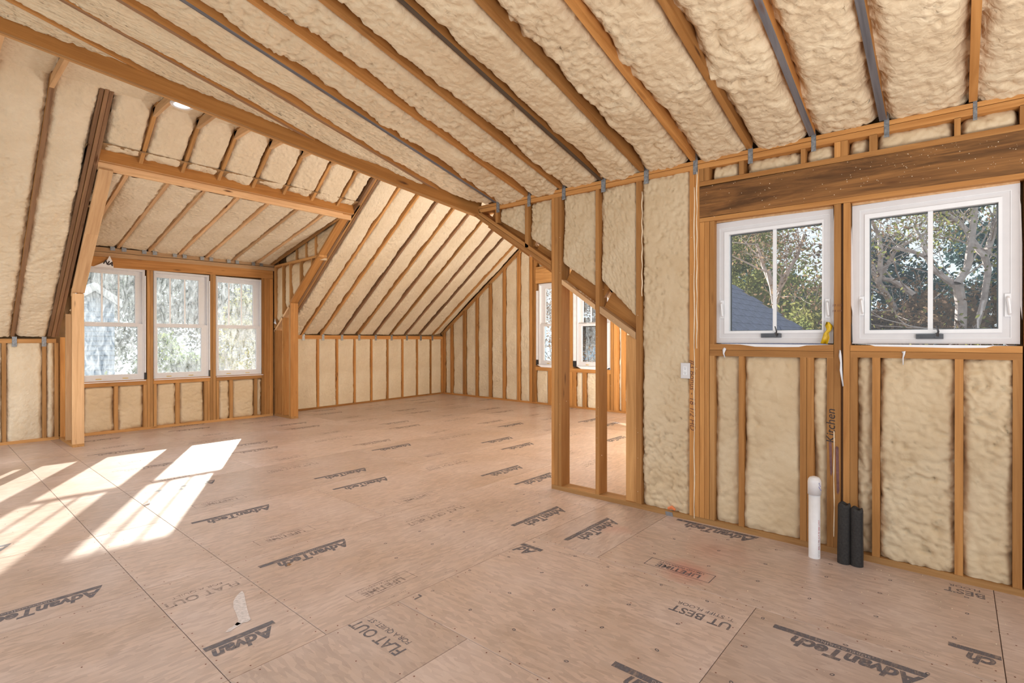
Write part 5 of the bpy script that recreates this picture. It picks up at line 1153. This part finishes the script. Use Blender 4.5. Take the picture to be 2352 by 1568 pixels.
def tree(name, label, x, y, H, spread, nleaf, lm, bark='bark', seed=1, fork=.35, lsize=.07, levels=4, group=None, low=.25, base=-3.2, spr=.3, limbs=None, crown=None):
    rnd = random.Random(seed); t = thing(name, label, 'shrub' if 'bush' in name or 'shrub' in name else 'tree', (x, y, base), group)
    mb = MB(); tips = []
    def grow(p, d, L, r, lv):
        n = 4; pts = [p]; rs = [r]; q = p.copy()
        for i in range(n):
            d = nv(d + Vector((rnd.gauss(0, .16), rnd.gauss(0, .16), rnd.gauss(0.03, .08)))); q = q + d * (L / n); pts.append(q.copy()); rs.append(r * (1 - .38 * (i + 1) / n))
            if lv >= 2: tips.append((q.copy(), L))
        mb.tube(pts, rs, 6 if lv < 2 else 4, cap=False)
        if lv >= levels: return
        nb = 3 if lv < 2 else 3
        for k in range(nb):
            az = 2 * pi * (k + rnd.random()) / nb; tilt = rnd.uniform(.35, .85)
            a = d.orthogonal(); a.normalize(); b = d.cross(a); nd = nv(d * math.cos(tilt) + (a * math.cos(az) + b * math.sin(az)) * math.sin(tilt) * spread)
            grow(pts[-1] if k else pts[-2], nd, L * rnd.uniform(.6, .82), rs[-1] * rnd.uniform(.6, .8), lv + 1)
    if limbs:
        O = Vector((x, y, base))
        for (pts, r0, r1) in limbs:
            P = [(Vector(onX(a, b, x)) if b < 5000 else Vector((x, onX(a, 784, x)[1], base))) - O + Vector((rnd.uniform(-.12, .12), 0, 0)) for a, b in pts]; n = len(P)
            mb.tube(P, [r0 + (r1 - r0) * i / (n - 1) for i in range(n)], 7, cap=False)
            if r0 < .08:
                for i in range(1, n):
                    for k in range(2):
                        q = P[i - 1].lerp(P[i], rnd.random()); d = nv((P[i] - P[i - 1]).normalized() + Vector((rnd.gauss(0, .7), rnd.gauss(0, .7), rnd.gauss(.1, .4)))); grow(q, d, rnd.uniform(.5, 1.0), r1 * .5, 2)
    else: grow(Vector((0, 0, 0)), nv((rnd.gauss(0, .06), rnd.gauss(0, .06), 1)), H * fork, H * .022, 0)
    mb.build('trunk', bark, t).location = (0, 0, 0)
    if nleaf:
        rs_ = np.random.RandomState(seed)
        if crown is None:
            T = np.array([tuple(q) for q, L in tips]); Ls = np.array([L for q, L in tips])
            i = rs_.randint(0, len(T), nleaf); c = T[i] + rs_.normal(0, 1, (nleaf, 3)) * (Ls[i] * spr)[:, None] * [1, 1, .7]
        else:           # leaf masses gathered in clumps inside a few rounded crowns (x, y, z, r, height), relative to the stem
            K = np.array(crown); nc = 46 * len(K); kk = rs_.randint(0, len(K), nc); u = rs_.normal(0, 1, (nc, 3)); u /= np.linalg.norm(u, axis=1)[:, None]; u *= rs_.uniform(.35, 1, nc)[:, None] ** .5
            cc = K[kk, :3] + u * np.stack([K[kk, 3], K[kk, 3], K[kk, 4]], 1); i = rs_.randint(0, nc, nleaf); c = cc[i] + rs_.normal(0, 1, (nleaf, 3)) * (K[kk[i], 3] * .16)[:, None]
        c = c[c[:, 2] > low * H * .5]; n = len(c); s = lsize * rs_.uniform(.6, 1.4, n)
        a = rs_.normal(0, 1, (n, 3)); a /= np.linalg.norm(a, axis=1)[:, None]; b = np.cross(a, rs_.normal(0, 1, (n, 3))); b /= np.linalg.norm(b, axis=1)[:, None]
        V = np.stack([c - a * s[:, None], c + b * s[:, None] * .45, c + a * s[:, None], c - b * s[:, None] * .45], 1).reshape(-1, 3)
        me = bpy.data.meshes.new('foliage'); me.vertices.add(4 * n); me.vertices.foreach_set('co', V.astype(np.float32).ravel()); me.loops.add(4 * n); me.loops.foreach_set('vertex_index', np.arange(4 * n, dtype=np.int32))
        me.polygons.add(n); me.polygons.foreach_set('loop_start', np.arange(0, 4 * n, 4, dtype=np.int32)); me.polygons.foreach_set('loop_total', np.full(n, 4, dtype=np.int32)); me.materials.append(M[lm]); me.update()
        o = bpy.data.objects.new('foliage', me); link(o, t, (x, y, base)); o['kind'] = 'stuff'
    return t
# seen through the two right windows
tree('yellow_tree', 'yellow green leafy tree behind the shingled roof in the smaller window', 14.5, 4.1, 7.6, 1.15, 16000, 'leaf_y', seed=4, lsize=.055, crown=[(0, 0, 6.2, 1.5, 1.3), (-.3, -.9, 5.6, 1.1, .9), (.4, 1.0, 6.0, 1.2, 1.2), (0, .2, 7.4, 1.0, .8)])
tree('bare_tree', 'pale forked tree with few rusty leaves in the larger window', 10.8, onX(2207, 784, 10.8)[1], 8.6, 1.2, 3800, 'leaf_o', seed=12, lsize=.035, spr=.4, limbs=[
    ([(2207, 9000), (2206, 760), (2208, 700), (2200, 652)], .085, .07), ([(2200, 652), (2222, 615), (2230, 560), (2238, 500), (2240, 440), (2243, 380)], .058, .035),
    ([(2200, 660), (2172, 640), (2142, 618), (2128, 590), (2090, 575), (2050, 570)], .055, .02), ([(2232, 550), (2262, 590), (2270, 620), (2260, 690), (2240, 760)], .05, .04),
    ([(2262, 590), (2278, 545), (2292, 500), (2300, 440)], .05, .03), ([(2232, 540), (2200, 505), (2160, 480), (2120, 470)], .04, .02), ([(2128, 590), (2120, 555), (2100, 520)], .04, .02)])
tree('bare_tree', 'thin bare leaning tree at the left side of the larger window', 12.0, onX(2080, 784, 12.0)[1], 8.4, 1.2, 3800, 'leaf_r', seed=23, lsize=.04, spr=.4, limbs=[
    ([(2080, 9000), (2070, 760), (2050, 700), (2020, 650), (2000, 610)], .07, .05), ([(2100, 680), (2075, 660), (2050, 645), (2020, 640)], .06, .04), ([(2020, 650), (2025, 590), (2018, 540), (2000, 500)], .05, .03),
    ([(2020, 640), (2060, 570), (2110, 545), (2130, 530)], .04, .02), ([(1790, 800), (1782, 720), (1775, 660), (1765, 620)], .06, .05), ([(1780, 700), (1800, 640), (1830, 590), (1850, 540)], .05, .03), ([(1775, 660), (1750, 610), (1740, 560)], .05, .03)])
tree('rusty_bush', 'rusty and olive shrub filling the bottom of the larger window', 11.6, .45, 4.6, 1.2, 13000, 'leaf_r', seed=31, lsize=.05, crown=[(0, 0, 4.6, .9, .8), (0, -.9, 4.7, .9, .8), (0, .9, 4.5, .7, .8), (0, 0, 2.6, 1.2, 1.5)])
tree('yellow_bush', 'yellow olive shrub at lower right of the smaller window', 11.6, 2.35, 4.6, 1.2, 11000, 'leaf_y', seed=33, lsize=.05, crown=[(0, 0, 4.4, .8, .9), (0, -.7, 4.5, .6, .7), (0, 0, 2.4, 1.1, 1.5)])
tree('olive_bush', 'olive shrub at the right edge of the larger window', 11.0, -1.75, 5.0, 1.2, 10000, 'leaf_o', seed=35, lsize=.05, crown=[(0, 0, 5.0, .8, .9), (0, .3, 3.4, .9, 1.3), (0, -.6, 4.0, .9, 1.2)])
for k, (x, y, H, s) in enumerate(((21, 1.6, 8.2, 41), (20, -3.2, 9.2, 42), (23, 6.6, 9.2, 43), (26, -.6, 10.6, 44), (18.5, 4.2, 7.0, 45))):
    tree('dark_evergreen', ['dark blue green evergreen behind the pale forked tree', 'dark evergreen at the far right behind the larger window', 'dark evergreen far behind the yellow tree', 'tallest dark evergreen behind the bare branches', 'low dark evergreen between the two right windows'][k], x, y, H, 1.1, 13000, 'leaf_d', 'bark_d', s, .30, .085, 4, 'evergreens beyond the right windows',
         crown=[(0, 0, H * .40, 1.7, 1.3), (.2, .9, H * .58, 1.2, .8), (-.2, -.9, H * .62, 1.2, .8), (0, 0, H * .78, 1.3, .7), (0, .6, H * .92, .9, .5)])
# seen through the dormer windows
tree('bright_bush', 'bright leafy tree in front of the left dormer window', 4.4, 17.2, 4.4, 1.1, 6000, 'leaf_g', 'bark_d', 51, .32, .06, crown=[(-.3, 0, 2.9, .8, .8), (.3, 0, 3.9, .7, .8), (.9, 0, 3.4, .6, .9)])
tree('yellow_tree', 'yellow green tree in front of the middle dormer window', 6.6, 16.6, 5.6, 1.1, 10000, 'leaf_b', 'bark_d', 52, .32, .06, crown=[(0, 0, 4.2, .9, .8), (.3, 0, 5.4, .7, .7), (-.5, 0, 3.2, .7, .8), (.7, 0, 3.3, .6, .8)])
tree('yellow_tree', 'dense yellow green tree in front of the right dormer window', 9.6, 17.6, 6.4, 1.1, 13000, 'leaf_b', 'bark_d', 53, .32, .06, crown=[(0, 0, 5.0, 1.2, 1.0), (.5, 0, 6.1, .9, .7), (-.7, 0, 4.4, .8, .9), (.5, 0, 3.4, .8, .9)])
for k, (x, y, H, s) in enumerate(((4.0, 36, 12, 61), (11.0, 33, 11, 62), (18.0, 33, 11, 63), (8.0, 40, 14, 64))):
    tree('hazy_tree', ['pale hazy tree beyond the sided house', 'pale hazy tree beyond the middle dormer window', 'pale hazy tree beyond the right dormer window', 'tallest pale hazy tree far beyond the dormer windows'][k], x, y, H, 1.2, 15000, 'leaf_h', 'bark', s, .34, .13, 4, 'hazy trees beyond the dormer',
         crown=[(0, 0, H * .40, 3.2, 2.4), (1.2, 0, H * .62, 2.4, 1.6), (-1.3, 0, H * .66, 2.4, 1.6), (0, 0, H * .86, 2.0, 1.2)])
# seen through the far gable windows
tree('rusty_tree', 'rusty leaved tree outside the left far gable window', 16.5, 10.9, 7.2, 1.1, 11000, 'leaf_r', 'bark_d', 71, .32, .06, crown=[(0, 0, 4.4, 1.1, 1.2), (0, .5, 6.2, 1.2, 1.0), (0, -.6, 5.6, .9, .8)])
tree('yellow_bush', 'bright low shrub outside the right far gable window', 15.0, 8.0, 4.0, 1.1, 5000, 'leaf_g', 'bark_d', 72, .30, .06, crown=[(0, 0, 3.2, .7, .8), (0, .3, 2.2, .9, 1.0)])
tree('olive_tree', 'olive tree outside the right far gable window', 33.0, 15.5, 9.5, 1.1, 11000, 'leaf_h', 'bark', 73, .32, .11, crown=[(0, 0, 6.0, 2.6, 2.0), (0, 2, 7.5, 2.2, 1.6), (0, -2, 7.2, 2.2, 1.6)])

M['siding'] = plain('blue_grey_siding', (0.36, 0.47, 0.62), 0.7, 0, .05); M['trimw'] = plain('white_house_trim', (0.8, 0.82, 0.84), 0.5, 0, .03); M['roofg'] = plain('grey_blue_roof', (0.24, 0.27, 0.34), 0.8, 0, .25, 6)
M['win_dark'] = plain('dark_window_glass', (0.05, 0.06, 0.08), 0.1, 0, 0.1)
def cottage(name, label, base, ang, W, D, zw, zp, siding='siding', win=True):
    """gabled house, gable end facing local -y"""
    t = thing(name, label, 'house', base); R3 = Matrix.Rotation(ang, 3, 'Z'); B = Vector(base)
    def put(mb, nm, m):
        o = mb.build(nm, m, None); COL.objects.unlink(o); link(o, t, B, R3); return o
    mb = MB(); mb.box(-W / 2, W / 2, .05, D, 0, zw); mb.poly([(-W / 2, .05, zw), (W / 2, .05, zw), (0, .05, zp)]); put(mb, 'wall', siding)
    n = int((zp) / .16); me = None
    for i in range(n):
        z = i * .16; hw = W / 2 if z < zw else W / 2 * (1 - (z + .12 - zw) / (zp - zw))
        if hw < .1: continue
        mb = MB(); k = 0; mb.v += [(-hw, .02, z), (hw, .02, z), (hw, .048, z + .17), (-hw, .048, z + .17), (-hw, .05, z), (hw, .05, z)]; mb.f += [(0, 1, 2, 3), (4, 5, 1, 0)]; mb.m += [0, 0]; put(mb, 'siding_board', siding)
    for s in (-1, 1):
        mb = MB(); a, b = (s * (W / 2 + .15), zw - .15 * (zp - zw) / (W / 2)), (0, zp)
        q = [(a[0], -.25, a[1]), (b[0], -.25, b[1]), (b[0], D + .2, b[1]), (a[0], D + .2, a[1])]; mb.poly(q if s > 0 else q[::-1]); mb.poly([(p[0], p[1], p[2] + .12) for p in (q[::-1] if s > 0 else q)])
        mb.poly([q[0], q[1], (q[1][0], q[1][1], q[1][2] + .12), (q[0][0], q[0][1], q[0][2] + .12)]); put(mb, 'roof_slope', 'roofg')
        mb = MB(); mb.poly([(a[0], -.26, a[1] - .16), (b[0], -.26, b[1] - .16), (b[0], -.26, b[1] + .12), (a[0], -.26, a[1] + .12)]); put(mb, 'barge_board', 'trimw')
    if win:
        mb = MB(); mb.box(-.55, .55, -.03, .03, zw - 1.7, zw - .2); w_ = put(mb, 'window_frame', 'trimw'); mb = MB(); mb.box(-.46, .46, -.04, .0, zw - 1.6, zw - .3); o = mb.build('pane', 'win_dark', None); COL.objects.unlink(o); link(o, w_, B, None); WPOS[o.name] = B
        o.location = (0, 0, 0)
    return t
hp = onY(214, 700, 21.5); cottage('house', 'blue grey lap sided house with white gable trim beyond the left dormer window', (hp[0], 21.5, -3.2), 0, 1.15, 7, 6.0, 6.42, 'siding', False)
hq = onP(1366, 780, (1, 0, 0), 25.0); cottage('house', 'pale gabled house with white trim beyond the right far gable window', (25.0, hq[1] - .4, -3.2), -pi / 2, 4.6, 9, 4.4, 6.2, 'siding', False)
